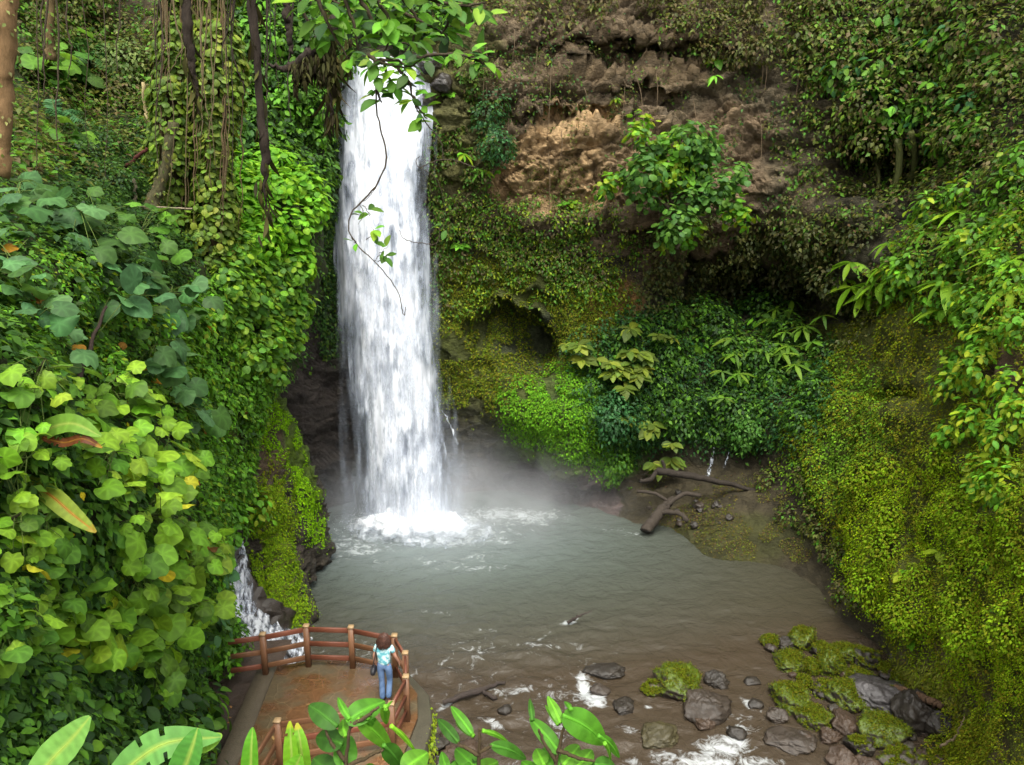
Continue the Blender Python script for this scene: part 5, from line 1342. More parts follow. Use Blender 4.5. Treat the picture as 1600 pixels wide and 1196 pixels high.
shrub('shrub', 'dark glossy bush just under the other one on the cliff', main, 768, 218, 27, 'small', (5,8), G_TEAL + G_DARK, dens=1.4)
for i, (x, y, r, lab) in enumerate([(718,238,19,'bright rosette plant on the cliff near the left rim of the tan rock'),(700,147,16,'rosette plant beside the waterfall near its top'),(752,262,17,'green rosette plant below the bright one at the tan rock'),
        (890,320,17,'rosette plant hanging under the tan rock'),(742,88,20,'rosette plant with pale leaves over the crest of the cliff'),(780,262,12,'small rosette plant against the tan rock'),(858,98,12,'small yellow rosette on the brown cliff'),
        (893,90,10,'tiny yellow rosette on the brown cliff, right of the other'),(960,150,12,'small rosette plant above the tan rock'),(1120,95,16,'rosette plant in the shaded brown cliff'),(1115,130,14,'small rosette under the one in the shaded cliff'),
        (720,380,14,'rosette plant right of the middle of the waterfall'),(1050,30,18,'rosette plant at the top of the cliff centre')]):
    clump(x, y, r, 9, G_BRIGHT + G_YEL[:1], lab, kind='lance' if i % 2 == 0 else 'oval', seed=200 + i, lift=0.15, drop=0.5)
# tree growing from the cliff
ct = thing('cliff_tree', 'bright green spreading tree growing out of the brown cliff right of the tan rock', 'tree', tuple(main.at(np.array([1062]), np.array([425]))[0][0]))
b0 = main.at(np.array([1062]), np.array([425]))[0][0]; TY = 28.6
def PT_(x, y, Y=TY): return P(x, y, Y)
mb = MB()
tube(mb, spline([b0, PT_(1055,385,29.4), PT_(1052,330,28.9), PT_(1045,275), PT_(1030,250), PT_(1000,215,28.4)], 26), [0.13,0.11,0.07,0.03], (0.07,0.055,0.035), 8, 0.2)
for q in ([(1050,320),(1090,275),(1110,235)], [(1052,340),(1110,300),(1160,280)], [(1050,330),(1000,285),(945,280)], [(1055,370),(1100,340),(1145,325)], [(1057,390),(1070,370),(1085,350)], [(1045,280),(1060,240),(1070,210)]):
    tube(mb, spline([PT_(x, y, TY + 0.2 * k) for k, (x, y) in enumerate(q)], 12), [0.06,0.02], (0.07,0.055,0.035), 6, 0.2)
mb.build('trunk', M['bark'], ct, smooth=True)
mb = MB(); rt = np.random.RandomState(9)
for x, y, r, bright in [(1000,190,16,1),(995,210,14,1),(1008,228,18,0),(1020,240,24,0),(1045,240,32,1),(1070,215,26,0),(1095,215,22,0),(1110,232,22,0),(1040,268,30,1),(1068,262,30,1),(1010,265,24,0),(985,272,20,0),(960,280,15,1),(940,290,13,1),(948,302,12,0),
        (1000,292,22,0),(1085,275,24,0),(1120,290,22,0),(1145,275,18,0),(1160,270,14,0),(1130,305,18,0),(1100,305,24,0),(1075,310,24,0),(1060,345,26,0),(1045,360,20,0),(1085,352,16,1),(1072,372,16,1),(1040,382,12,1),(1150,320,19,1),(1166,335,14,1),(1145,340,14,1),(1025,310,16,0),(1095,250,24,0)]:
    cols = G_YEL[:1] + G_BRIGHT + [(0.20,0.36,0.02)] if bright else [(0.07,0.17,0.025),(0.10,0.22,0.03),(0.05,0.13,0.025)]
    D = 30; s = D / F
    dome(mb, PT_(x, y, TY + 0.5 * rt.randn()), TOC, r * s, 0.75, 'hearts', (7 * s, 11 * s), cols, cut=-0.9, rs=rt, lump=0.5, upw=0.7)
mb.build('crown', M['leaf'], ct)
# upper right and right bank
many('shrub', 'olive green bush on the shaded upper right hillside', 'olive bushes on the upper right hillside', main, [(1240,20),(1590,-10),(1590,280),(1480,320),(1380,220),(1260,180)], 26, (24,46), 'small', (5,10), G_OLIVE + G_MID[:1] + [(0.11,0.19,0.02)], 0.6, 13, dens=0.8, lump=0.5)
many('shrub', 'fresh green bush on the upper right hillside', 'fresh green bushes on the upper right hillside', main, [(1290,60),(1440,30),(1590,60),(1590,200),(1480,220),(1300,120)], 14, (22,38), 'oval', (9,15), G_BRIGHT[:1] + G_MID + G_TEAL[:1], 0.7, 14, dens=0.7)
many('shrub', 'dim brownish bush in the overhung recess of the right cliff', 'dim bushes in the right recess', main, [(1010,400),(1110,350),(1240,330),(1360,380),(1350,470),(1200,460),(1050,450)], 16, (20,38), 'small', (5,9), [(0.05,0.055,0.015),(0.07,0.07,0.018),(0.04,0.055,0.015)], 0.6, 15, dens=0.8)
many('shrub', 'dry hanging bush on the brown cliff top', 'dry bushes hanging on the brown cliff top', main, [(900,-10),(1280,-10),(1270,60),(1150,110),(1020,50),(900,30)], 14, (16,32), 'small', (4,8), G_OLIVE + [(0.10,0.08,0.03)], 0.6, 16, dens=0.7, hang=1.2)
many('shrub', 'bright leafy bush on the right bank near the picture edge', 'bright bushes on the right bank', main, [(1500,560),(1620,500),(1620,800),(1540,760),(1500,680)], 14, (24,42), 'oval', (8,13), G_BRIGHT + G_YEL[:2], 0.6, 17, dens=0.9)
many('shrub', 'yellow green bush on the slope above the right bank', 'yellow green bushes above the right bank', main, [(1440,330),(1620,260),(1620,520),(1500,500),(1420,440)], 14, (22,42), 'oval', (7,12), G_BRIGHT + G_YEL[:1] + G_MID, 0.6, 18, dens=0.8)
many('shrub', 'low cushion of creeping plants on the moss of the right bank', 'creeping cushions on the right bank', main, [(1330,740),(1480,700),(1620,780),(1620,1000),(1500,1000),(1380,940),(1330,860)], 20, (18,42), 'small', (4,6), [(0.12,0.22,0.006),(0.16,0.27,0.008),(0.15,0.18,0.01)], 0.65, 19, dens=0.8, m='moss', out=0.1)
for i in range(16):
    x = 1335 + 130 * rsq.rand(); y = 445 - (x - 1335) * 0.15 + 22 * rsq.randn()
    clump(x, y, 26 + 14 * rsq.rand(), 6, [(0.14,0.30,0.012),(0.18,0.34,0.015),(0.10,0.2,0.012)], 'spray of long bright leaves at the brow of the right bank', kind='lance', group='bright leaf sprays at the brow of the right bank', seed=100 + i, lift=0.3)
for i in range(18):
    x = 1480 + 130 * rsq.rand(); y = 330 + 190 * rsq.rand()
    clump(x, y, 30 + 16 * rsq.rand(), 7, [(0.14,0.28,0.012),(0.18,0.32,0.015),(0.09,0.2,0.012)], 'tuft of long arching leaves on the slope at the right edge', kind='lance', group='arching tufts at the right edge', seed=140 + i, lift=0.3)
for i, (x, y) in enumerate([(1440,1000),(1485,985),(1500,930),(1540,1010),(1425,905),(1560,880),(1590,960),(1470,860)]):
    clump(x, y, 16, 7, G_YEL + G_BRIGHT[:1], 'small round-leaved plant on the moss of the right bank', kind='oval', group='round-leaved plants on the right bank', seed=180 + i, lift=0.15)
# mossy stems under the upper right overhang
for i, (x, y0, y1, w) in enumerate([(1376,212,290,6),(1400,215,275,5),(1350,250,300,3),(1435,205,245,3),(1362,230,262,2),(1192,330,420,2),(1310,60,120,2)]):
    p0 = main.at(np.array([x]), np.array([y0]))[0][0] + np.array([0, -0.9, 0]); p1 = main.at(np.array([x]), np.array([y1]))[0][0] + np.array([0, -0.7, 0])
    mb = MB(); tube(mb, spline([p0, (p0 + p1) / 2 + np.array([0.1, -0.1, 0]), p1], 10), np.array([w, w * 0.8]) / F * 27, (0.09, 0.10, 0.03), 7, 0.4)
    k = 120; t = RS.rand(k)[:, None]; leaves(mb, p0 + (p1 - p0) * t + rnd(k) * 0.09, rnd(k), DOWN + rnd(k) * 0.5, 0.08 + 0.08 * RS.rand(k), pal(k, G_OLIVE), 'small')
    tag(mb.build('hanging_root', M['bark']), 'mossy root hanging under the overgrown ledge on the right cliff', 'root', 'mossy roots on the right cliff')

# ------------------------------------------------------------------ trunks and creepers on the left
def trunk(name, label, pts, rad, col, creeper=None, n=24, cat='tree trunk', kind='small', spread=0.35, lsz=(0.09,0.17), cols=None, roots=0, twist=0.02):
    ln = pxline(pts, n, twist)
    base = ln[-1] if ln[-1][2] < ln[0][2] else ln[0]
    t = thing(name, label, cat, tuple(base))
    mb = MB(); tube(mb, ln, rad, col, 10, 0.3)
    for k in range(roots):
        a = RS.rand() * 2 * math.pi; off = np.array([math.cos(a), -abs(math.sin(a)), 0]) * spread * (0.5 + 0.6 * RS.rand())
        i0 = RS.randint(0, n // 2 - 3); i1 = RS.randint(n // 2 + 1, n)
        tube(mb, ln[i0:i1] + off + rnd(i1 - i0) * 0.02, [0.012, 0.02, 0.008], (0.13, 0.09, 0.045), 4)
    mb.build('trunk', M['bark'], t, smooth=True)
    if creeper:
        mb = MB(); k = creeper; i = RS.rand(k) * (n - 1.01); j = i.astype(int); f = (i - j)[:, None]
        c = ln[j] * (1 - f) + ln[j + 1] * f
        a = RS.rand(k) * 2 * math.pi; d = np.stack([np.cos(a), np.sin(a), 0 * a], -1)
        thick = spread * (0.65 + 0.7 * fbm(c * 0.9, 1.0, 3) + 0.3 * RS.rand(k))
        p = c + d * thick[:, None]
        leaves(mb, p, d * 0.8 + UP * 0.5 + rnd(k) * 0.3, DOWN + d * 0.3 + rnd(k) * 0.35, lsz[0] + (lsz[1] - lsz[0]) * RS.rand(k), pal(k, cols or (G_MID + [(0.13,0.20,0.02),(0.16,0.22,0.03)]), 0.3), kind)
        mb.build('creeper', M['leaf'], t)
    return t
CR = [(0.10,0.17,0.018),(0.15,0.23,0.02),(0.07,0.12,0.016),(0.18,0.24,0.03)]
trunk('tree', 'creeper-clad tree trunk, left one of the pair in front of the left hillside', [(276,-120,20),(272,60,20),(268,220,20),(262,400,20)], [0.26,0.22,0.28], (0.07,0.05,0.03), 2600, 30, 'tree', 'hearts', 0.45, (0.11,0.19), CR[:3], 26)
trunk('tree', 'wide curtain-like trunk of yellow green creeper nearest the bright mound', [(335,-120,20),(335,60,20),(336,220,20),(330,420,20.3)], [0.2,0.2,0.24], (0.10,0.07,0.04), 4600, 30, 'tree', 'hearts', 0.62, (0.11,0.19), CR, 40)
trunk('tree', 'thin creeper column between the two creeper-clad trunks', [(306,-120,20.4),(304,100,20.4),(300,250,20.4),(296,360,20.6)], [0.10,0.08,0.1], (0.08,0.055,0.03), 1300, 26, 'tree', 'hearts', 0.3, (0.10,0.17), CR, 18)
trunk('tree', 'dark leaning trunk with mossy bark left of the creeper-clad ones', [(272,190,19.5),(256,270,19.4),(238,320,19.2),(222,368,19)], [0.12,0.14,0.2], (0.06,0.055,0.025), 260, 20, 'tree', 'small', 0.2, (0.07,0.12), G_OLIVE)
trunk('tree', 'pale brown trunk with lichen at the upper left picture edge', [(12,-60,13),(8,80,13),(6,180,13),(0,275,13)], [0.15,0.13,0.12], (0.20,0.12,0.055), 160, 24, 'tree', 'small', 0.17, (0.06,0.1), [(0.2,0.2,0.06),(0.12,0.14,0.03)])
trunk('tree', 'slender mossy trunk in the scrub near the upper left corner', [(80,-40,21),(78,40,21),(81,95,21)], [0.12,0.10,0.13], (0.13,0.09,0.04), 120, 16, 'tree', 'small', 0.16)
trunk('tree', 'thin pale stem curving down in the dark hollow left of the trunks', [(225,130,20.5),(227,165,20.5),(233,192,20.5)], [0.04,0.035,0.03], (0.30,0.24,0.12), 0, 14, 'tree')
trunk('tree', 'thin grey stem under the red branch in the dark hollow', [(210,280,19.5),(213,322,19.4)], [0.04,0.04], (0.16,0.14,0.09), 0, 10, 'tree')
mb = MB(); tube(mb, pxline([(196,262,19.6),(215,246,19.5),(230,232,19.4)], 10, 0.01), [0.04,0.05,0.03], (0.07,0.02,0.015), 8, 0.2); tag(mb.build('broken_branch', M['bark'], smooth=True), 'broken dark red branch leaning in the hollow at the upper left', 'branch')
mb = MB(); tube(mb, pxline([(215,322,18.6),(250,324,18.8),(300,327,19)], 12, 0.008), [0.025,0.02], (0.22,0.18,0.12), 6); tag(mb.build('dead_pole', M['bark'], smooth=True), 'pale horizontal stick behind the foot of the creeper-clad trunks', 'branch')
# dark hanging limbs with moss, nearer the viewer
def limb(label, pts, rad, beard=0, cols=((0.028,0.022,0.014),), col=(0.028,0.02,0.014), name='hanging_limb', cat='branch', side=()):
    ln = pxline(pts, 34, 0.012)
    mb = MB(); tube(mb, ln, rad, col, 8, 0.35)
    for b, r in side: tube(mb, pxline(b, 12, 0.008), r, col, 5, 0.2)
    t = thing(name, label, cat, tuple(ln[-1]))
    mb.build('limb', M['bark'], t, smooth=True)
    if beard:
        mb = MB(); i = RS.randint(0, 34, beard); p = ln[i] + rnd(beard) * 0.05
        leaves(mb, p, rnd(beard) * [1, 1, 0.1] + TOC * 0.5, DOWN + rnd(beard) * 0.12, 0.12 + 0.2 * RS.rand(beard), pal(beard, [(0.04,0.04,0.012),(0.06,0.06,0.015),(0.03,0.025,0.012)]), 'lance')
        mb.build('moss_beard', M['dry'], t)
    return t
limb('longest dark hanging limb, swollen near its tip, ending in a thin vine', [(390,-60,12),(395,30,12),(403,110,12),(407,180,12),(413,225,12),(415,262,12),(413,288,12),(418,330,12),(416,360,12)], [0.06,0.065,0.055,0.05,0.075,0.06,0.02,0.009,0.006], 60)
limb('dark hanging limb in front of the left creeper-clad trunk', [(285,-60,13),(292,30,13),(298,90,13),(304,130,13),(309,168,13)], [0.08,0.08,0.06,0.04,0.015], 60)
limb('short dark hanging limb left of the waterfall crest', [(446,-60,11),(449,20,11),(454,70,11),(455,88,11)], [0.05,0.05,0.035,0.01], 0)
limb('thin dark hanging root at the left rim of the waterfall', [(512,-40,10),(516,60,10),(517,130,10),(519,192,10)], [0.04,0.035,0.02,0.008], 110)
limb('thin bare vine hanging above the bright foliage', [(372,-40,13),(362,30,13),(360,62,13),(372,110,13),(385,150,13)], [0.012,0.01], 0)
def beard_limb():
    t = limb('horizontal limb hung with thick dark moss left of the waterfall crest', [(420,101,9.5),(440,106,9.5),(458,103,9.5),(476,90,9.4),(500,66,9.3),(530,30,9.2)], [0.015,0.035,0.045,0.06,0.07], 0)
    for x0, y0, y1, w in [(468,95,118,4),(476,88,126,5),(484,84,122,5),(492,80,112,4),(499,76,126,4),(505,70,120,3),(460,99,112,3),(514,60,130,3),(521,50,110,3),(545,60,110,3),(462,104,142,1)]:
        mb = MB(); k = 90; t_ = RS.rand(k)
        p = P(x0 + RS.randn(k) * w * (1 - t_ * 0.6), y0 + (y1 - y0) * t_, 9.4 + RS.randn(k) * 0.06)
        leaves(mb, p, TOC + rnd(k) * 0.5, DOWN + rnd(k) * 0.1, 0.05 + 0.09 * RS.rand(k), pal(k, [(0.035,0.035,0.012),(0.05,0.05,0.015),(0.025,0.02,0.01)]), 'lance'); mb.build('moss_beard', M['dry'], t)
beard_limb()

# many thin aerial roots and lianas at the upper left and on the right cliff
rsv = np.random.RandomState(77)
for k in range(34):
    x = [40 + 230 * rsv.rand(), 250 + 110 * rsv.rand(), 350 + 160 * rsv.rand()][k % 3]; y1 = 90 + 260 * rsv.rand() ** 1.3; Y = 14 + 5 * rsv.rand()
    if x > 420: y1 = min(y1, 190)
    pts = [(x + 8 * rsv.randn(), -60, Y), (x, y1 * 0.3, Y), (x + 5 * rsv.randn(), y1 * 0.65, Y), (x + 4 * rsv.randn(), y1, Y)]
    mb = MB(); tube(mb, pxline(pts, 18, 0.01), np.array([1.6, 1.2, 0.7]) / F * Y * (0.5 + 0.8 * rsv.rand()), [(0.06,0.045,0.028),(0.13,0.10,0.05),(0.035,0.028,0.018)][k % 3], 4, 0.3)
    tag(mb.build('liana', M['bark']), 'thin liana hanging down in front of the upper left forest', 'liana', 'lianas of the upper left forest')
for k in range(26):
    x = 700 + 560 * rsv.rand(); y0 = 20 + 230 * rsv.rand(); y1 = y0 + 50 + 90 * rsv.rand()
    p0, n0 = main.at(np.array([x]), np.array([y0])); p1, n1_ = main.at(np.array([x + 4 * rsv.randn()]), np.array([y1]))
    p0 = p0[0] + n0[0] * 0.1; p1 = p1[0] + np.array([0, -0.35, 0])
    mb = MB(); tube(mb, spline([p0, p0 * 0.6 + p1 * 0.4 + np.array([0.05, -0.25, 0]), p1], 8), [0.014, 0.008], (0.12,0.085,0.05), 4, 0.2)
    tag(mb.build('hanging_root', M['bark']), 'thin bare root dangling down the brown cliff', 'root', 'bare roots on the brown cliff')
# dead and torn leaves caught in the greenery of the left bank
for k in range(40):
    x = 10 + 360 * rsv.rand(); y = 420 + 640 * rsv.rand()
    if x > 330 and y > 780: continue
    p, nn = left.at(np.array([x]), np.array([y])); D = float(p[0, 1])
    mb = MB(); p = p + nn * (0.25 + 0.15 * rsv.rand())
    leaves(mb, p, nn + rsv.randn(1, 3) * 0.5, DOWN + rsv.randn(1, 3) * 0.6, (7 + 8 * rsv.rand()) / F * D, pal(1, [(0.28,0.28,0.01),(0.16,0.08,0.015),(0.09,0.045,0.015),(0.34,0.24,0.01)], 0.2, rsv), 'heart', rsv)
    tag(mb.build('dead_leaf', M['dry']), 'withered brown or yellow leaf caught in the greenery of the left bank', 'leaf', 'withered leaves on the left bank')
# ------------------------------------------------------------------ branches overhanging at the top, near the viewer
def sprig(mb, pts, rad, leafn, lpx, cols, Y, rs=RS, spreadpx=8, kind='oval', start=0.3):
    ln = pxline([(x, y, Y if len(p) == 0 else Y + p[0]) for x, y, *p in pts], 18, 0.004)
    tube(mb[0], ln, rad, (0.05,0.038,0.022), 6, 0.15)
    s = Y / F
    i = (start + (1 - start) * rs.rand(leafn)) * 17
    j = np.minimum(i.astype(int), 16); f = (i - j)[:, None]
    p = ln[j] * (1 - f) + ln[j + 1] * f
    sd = rs.randn(leafn, 3); sd[:, 1] *= 0.6
    leaves(mb[1], p + sd * spreadpx * s * 0.4, UP * 0.9 + TOC * 0.5 + rs.randn(leafn, 3) * 0.4, sd + DOWN * 0.35, (lpx[0] + (lpx[1] - lpx[0]) * rs.rand(leafn)) * s, pal(leafn, cols, 0.3, rs), kind, rs)
ov = thing('overhanging_branch', 'leafy branch with broad green leaves hanging across the crest of the waterfall', 'branch', tuple(P(560,-40,6)))
mbs = (MB(), MB())
OVC = G_MID + G_BRIGHT + [(0.03,0.075,0.018),(0.16,0.28,0.02)]
rso = np.random.RandomState(31)
for pts, n in [([(470,-60),(500,10),(520,50),(545,95)], 26), ([(520,-60),(540,0),(555,50),(560,90)], 26), ([(560,-60),(590,0),(610,40),(600,90)], 26), ([(600,-60),(630,0),(650,30),(640,85)], 26),
        ([(650,-60),(680,0),(700,30),(690,55)], 20), ([(690,-60),(720,-10),(740,20),(735,40)], 16), ([(480,-50),(470,0),(485,40),(500,60)], 20), ([(540,-40),(575,20),(600,60),(640,70)], 26), ([(600,-40),(615,10),(680,45),(700,60)], 20), ([(450,-50),(500,-10),(560,20),(620,25)], 30), ([(560,-60),(650,-10),(720,10),(760,5)], 26)]:
    mbs = (MB(), mbs[1]); sprig(mbs, [(x, y) for x, y in pts], [0.022, 0.006], n, (20,36), OVC, 6.2 + rso.rand(), rso, 16, start=0.15); mbs[0].build('branch', M['bark'], ov, smooth=True)
for pts, n in [([(575,85),(585,95),(590,115),(588,145)], 14), ([(588,140),(592,150),(596,160)], 9), ([(575,88),(600,100),(630,105),(650,120)], 14), ([(620,105),(640,130),(645,150),(665,175)], 14), ([(590,92),(620,96),(640,105),(655,95)], 10), ([(600,100),(612,130),(625,145)], 9), ([(650,90),(700,85),(730,88),(770,90)], 16), ([(730,88),(760,100),(785,108)], 8), ([(645,150),(650,165),(668,185)], 6)]:
    mbs = (MB(), mbs[1]); sprig(mbs, pts, [0.012, 0.004], n, (16,30), OVC, 5.8, rso, 10, start=0.1); mbs[0].build('twig', M['bark'], ov, smooth=True)
mbs[1].build('foliage', M['leafbig'], ov, smooth=True)
def vine(label, pts, rad, tufts, Y=5.8, loops=()):
    t = thing('hanging_vine', label, 'vine', tuple(P(pts[-1][0], pts[-1][1], Y)))
    mb = (MB(), MB())
    tube(mb[0], pxline([(x, y, Y + (p[0] if p else 0)) for x, y, *p in pts], 60, 0.002), rad, (0.06,0.045,0.03), 6, 0.2)
    for l in loops: tube(mb[0], pxline([(x, y, Y) for x, y in l], 24, 0.002), [rad[-1], rad[-1] * 0.6], (0.06,0.045,0.03), 5, 0.2)
    for q, n in tufts:
        m2 = MB(); sprig((m2, m2), q, [0.003, 0.0015], n, (12,22), G_MID + G_BRIGHT[:1] + [(0.16,0.26,0.02)], Y, rso, 6, start=0.4)
        m2.build('leaf_tuft', M['leafbig'], t, smooth=True)
    mb[0].build('stem', M['bark'], t, smooth=True)
vine('longest thin looping vine hanging in front of the waterfall with a few leafy shoots', [(583,88),(587,130),(588,165),(594,200),(603,235),(600,265),(586,292),(562,318),(548,335),(546,362),(560,385),(588,412),(612,440),(625,465),(628,485),(632,493),(634,480)], [0.0065,0.006,0.0045,0.003],
     [([(562,318),(568,335),(560,350)], 3), ([(566,320),(575,332),(578,338)], 3), ([(572,375),(585,365),(580,355)], 4), ([(586,408),(595,395),(605,385)], 5), ([(590,410),(600,402),(612,395)], 4), ([(548,372),(556,378),(554,380)], 2)], loops=[[(588,292),(575,310),(568,315)]])
vine('thin vine curling down the right side of the waterfall', [(640,130),(648,165),(668,195),(688,220),(693,250)], [0.0045,0.004,0.003], [([(650,168),(655,180),(652,190)], 4)])
vine('tendril looping from the rock right of the waterfall', [(742,262),(715,252),(690,250),(672,255),(655,262),(650,250),(655,246)], [0.004,0.0035,0.002], [], loops=[[(655,262),(670,270),(685,285),(692,310),(696,335),(688,360),(680,370)]])
vine('short tendril crossing the waterfall just above its middle', [(690,352),(682,380),(660,380),(640,377),(628,370),(625,360)], [0.0035,0.003,0.002], [([(690,350),(696,356),(700,362)], 3)], loops=[[(682,380),(679,400),(676,420)]])

# ------------------------------------------------------------------ foreground plants along the bottom edge
def paddle(mb, spine, wid, col, folds=0.18, n=26, m=9, rib=(0.25,0.36,0.06), wav=0.02, tears=0, rs=RS, tipcol=None, facing=None):
    """large blade leaf: spine points from stalk to tip in world space, wid = half width"""
    s = spline(spine, n); tg = nrmz(np.gradient(s, axis=0))
    face = np.array([0, -0.75, 0.65]) if facing is None else np.array(facing, float)
    side = nrmz(np.cross(tg, face)); nn = np.cross(side, tg)
    t = np.linspace(0, 1, n)
    w = wid * (np.sin(np.pi * np.clip(0.06 + 0.93 * t ** 0.85, 0, 1)) ** 0.62)
    u = np.linspace(-1, 1, m)
    V = s[:, None] + side[:, None] * (u[None, :, None] * w[:, None, None]) + nn[:, None] * ((np.abs(u)[None] * folds * w[:, None] * 1.2 - 0.10 * w[:, None] * u[None] ** 2 + wav * wid * 8 * np.sin(t[:, None] * 46 + np.abs(u)[None] * 2) * np.abs(u)[None] * 0.12))[..., None]
    C = np.tile(np.array(col, float), (n, m, 1)) * (0.92 + 0.16 * (np.sin(t * 92) > 0))[:, None, None]
    C = C * (1 + 0.12 * (rs.rand(n, m, 1) - 0.5))
    C[:, m // 2] = rib
    if tipcol is not None: C[-3:, :] = C[-3:] * 0.4 + np.array(tipcol) * 0.6
    Fc = []
    torn = set(rs.choice(range(4, n - 3), tears, replace=False)) if tears else set()
    for i in range(n - 1):
        for k in range(m - 1):
            if i in torn and (k < 2 or k > m - 4): continue
            a = i * m + k; b = a + 1; c = b + m; d = a + m
            Fc += [(a, b, c), (a, c, d)]
    mb.add(V.reshape(-1, 3), Fc, C.reshape(-1, 3))
    rb = MB()
    tube(mb, s - nn * 0.004, [0.012, 0.004], rib, 5)
def paddleplant(label, blades, base, Y):
    t = thing('banana_plant', label, 'plant', tuple(P(base[0], base[1], Y)))
    for pts, w, col, kw in blades:
        mb = MB(); paddle(mb, [P(x, y, yy) for x, y, yy in pts], w, col, **kw)
        tube(mb, spline([P(base[0], base[1], Y), P(pts[0][0], pts[0][1] + 6, pts[0][2])], 6), [0.02, 0.012], (0.12,0.2,0.03), 6)
        mb.build('leaf_blade', M['leafbig'], t, smooth=True)
for pts, w, col, rib, kw, lab, nm in [
    ([(5,745,8.2),(60,682,8.1),(110,662,8.0),(158,682,7.9)], 0.125, (0.13,0.26,0.03), (0.25,0.34,0.06), dict(wav=0.03), 'long ribbed strap leaf arching over the heart leaves on the left bank', 'bird_nest_fern'),
    ([(30,742,8.0),(80,775,7.8),(115,805,7.7),(150,832,7.6)], 0.10, (0.20,0.27,0.03), (0.35,0.16,0.02), dict(tears=1, wav=0.04, tipcol=(0.3,0.18,0.02)), 'yellowing torn strap leaf slanting down through the middle of the left bank', 'bird_nest_fern'),
    ([(66,684,8.0),(100,692,7.95),(130,686,7.9),(160,700,7.9)], 0.055, (0.11,0.035,0.01), (0.22,0.10,0.015), dict(tears=3, wav=0.06, tipcol=(0.4,0.25,0.02)), 'withered rust brown strap leaf under the arching green one', 'bird_nest_fern')]:
    mb = MB(); paddle(mb, [P(x, y, yy) for x, y, yy in pts], w, col, rib=rib, **kw); tag(mb.build(nm, M['leafbig'], smooth=True), lab, 'fern')
GBN = (0.10,0.27,0.03)
paddleplant('banana plant with one broad ribbed blade in the bottom left corner', [([(35,1260,3.9),(75,1195,4.0),(112,1155,4.05),(141,1120,4.1)], 0.105, (0.13,0.29,0.05), dict(wav=0.03))], (20,1330), 3.9)
paddleplant('banana plant with a long torn blade arching toward the path and an upright pointed blade', [
    ([(165,1235,3.8),(215,1188,3.85),(265,1160,3.9),(345,1152,4.0)], 0.10, (0.10,0.26,0.05), dict(tears=2, wav=0.03)),
    ([(262,1260,3.7),(285,1210,3.72),(300,1170,3.74),(309,1138,3.78)], 0.085, (0.065,0.22,0.03), dict(folds=0.35)),
    ([(305,1168,4.0),(325,1160,4.0),(347,1148,4.05)], 0.05, (0.17,0.33,0.03), {})], (240,1340), 3.8)
paddleplant('slim upright banana blade in front of the path, nearest the platform kerb', [([(393,1262,3.9),(392,1215,3.92),(393,1170,3.95),(395,1137,4.0)], 0.052, (0.085,0.27,0.015), dict(folds=0.5)), ([(405,1260,3.9),(408,1225,3.9),(409,1200,3.9)], 0.03, (0.08,0.28,0.015), dict(folds=0.5))], (393,1330), 3.9)
paddleplant('banana plant with split yellow-edged blades in front of the near railing', [
    ([(462,1262,3.8),(458,1210,3.82),(455,1165,3.85),(453,1127,3.9)], 0.045, (0.14,0.32,0.015), dict(folds=0.5, tears=1, tipcol=(0.4,0.42,0.02))),
    ([(475,1262,3.85),(474,1210,3.85),(470,1165,3.85),(464,1130,3.9)], 0.05, (0.14,0.33,0.02), dict(tears=3, tipcol=(0.5,0.35,0.03), wav=0.05)),
    ([(448,1262,3.75),(455,1220,3.75),(470,1180,3.75)], 0.085, (0.12,0.32,0.02), {})], (460,1340), 3.8)
def leafshrub(label, stems, lf, Y, extra=None):
    """foreground shrub: stems and single broad leaves given base -> tip"""
    t = thing('broad_leaved_plant', label, 'plant', tuple(P(stems[0][0][0], stems[0][0][1], Y)))
    mb = MB()
    for s in stems: tube(mb, pxline([(x, y, Y) for x, y in s], 16, 0.002), [0.012, 0.006], (0.07,0.05,0.025), 6, 0.15)
    mb.build('stem', M['bark'], t, smooth=True)
    for (x0, y0, x1, y1, w, c, *o) in lf:
        dy = o[0] if o else 0.15
        a = P(x0, y0, Y); b = P(x1, y1, Y + dy)
        mid = (a + b) / 2 + UP * np.linalg.norm(b - a) * 0.10 + np.array([0, -0.02, 0])
        mb = MB(); paddle(mb, [a, mid, b], w / F * Y * 0.5, np.array(c) * (0.9 + 0.2 * RS.rand()), n=18, rib=tuple(np.array(c) * 1.7), wav=0.0, facing=(o[1] if len(o) > 1 else (0.1 * RS.randn(), -0.7, 0.7)), folds=0.12)
        mb.build('leaf', M['leafbig'], t, smooth=True)
g1, g2, g3_, g4 = (0.065,0.205,0.014), (0.032,0.10,0.010), (0.10,0.26,0.018), (0.05,0.155,0.016)
leafshrub('broad-leaved plant with one large shiny leaf in front of the platform', [[(538,1290),(540,1200),(545,1150),(548,1128)], [(548,1135),(575,1118),(592,1105)], [(540,1190),(520,1165),(508,1140)], [(540,1200),(590,1175),(600,1170)]],
  [(541,1128,601,1096,46,g1), (527,1135,483,1102,40,g2), (546,1124,528,1090,14,g1), (560,1124,612,1172,34,g3_), (540,1150,536,1124,20,g3_), (534,1163,494,1152,42,g2), (536,1200,548,1150,44,g1), (520,1215,490,1185,50,g2), (600,1165,632,1205,34,g4), (602,1105,604,1132,18,g3_), (575,1122,596,1142,16,g1),
   (565,1205,592,1225,40,g1), (630,1205,668,1176,46,g3_), (602,1108,612,1095,14,g3_), (612,1135,650,1175,10,(0.16,0.34,0.02)), (555,1210,530,1230,30,g2)], 3.4)
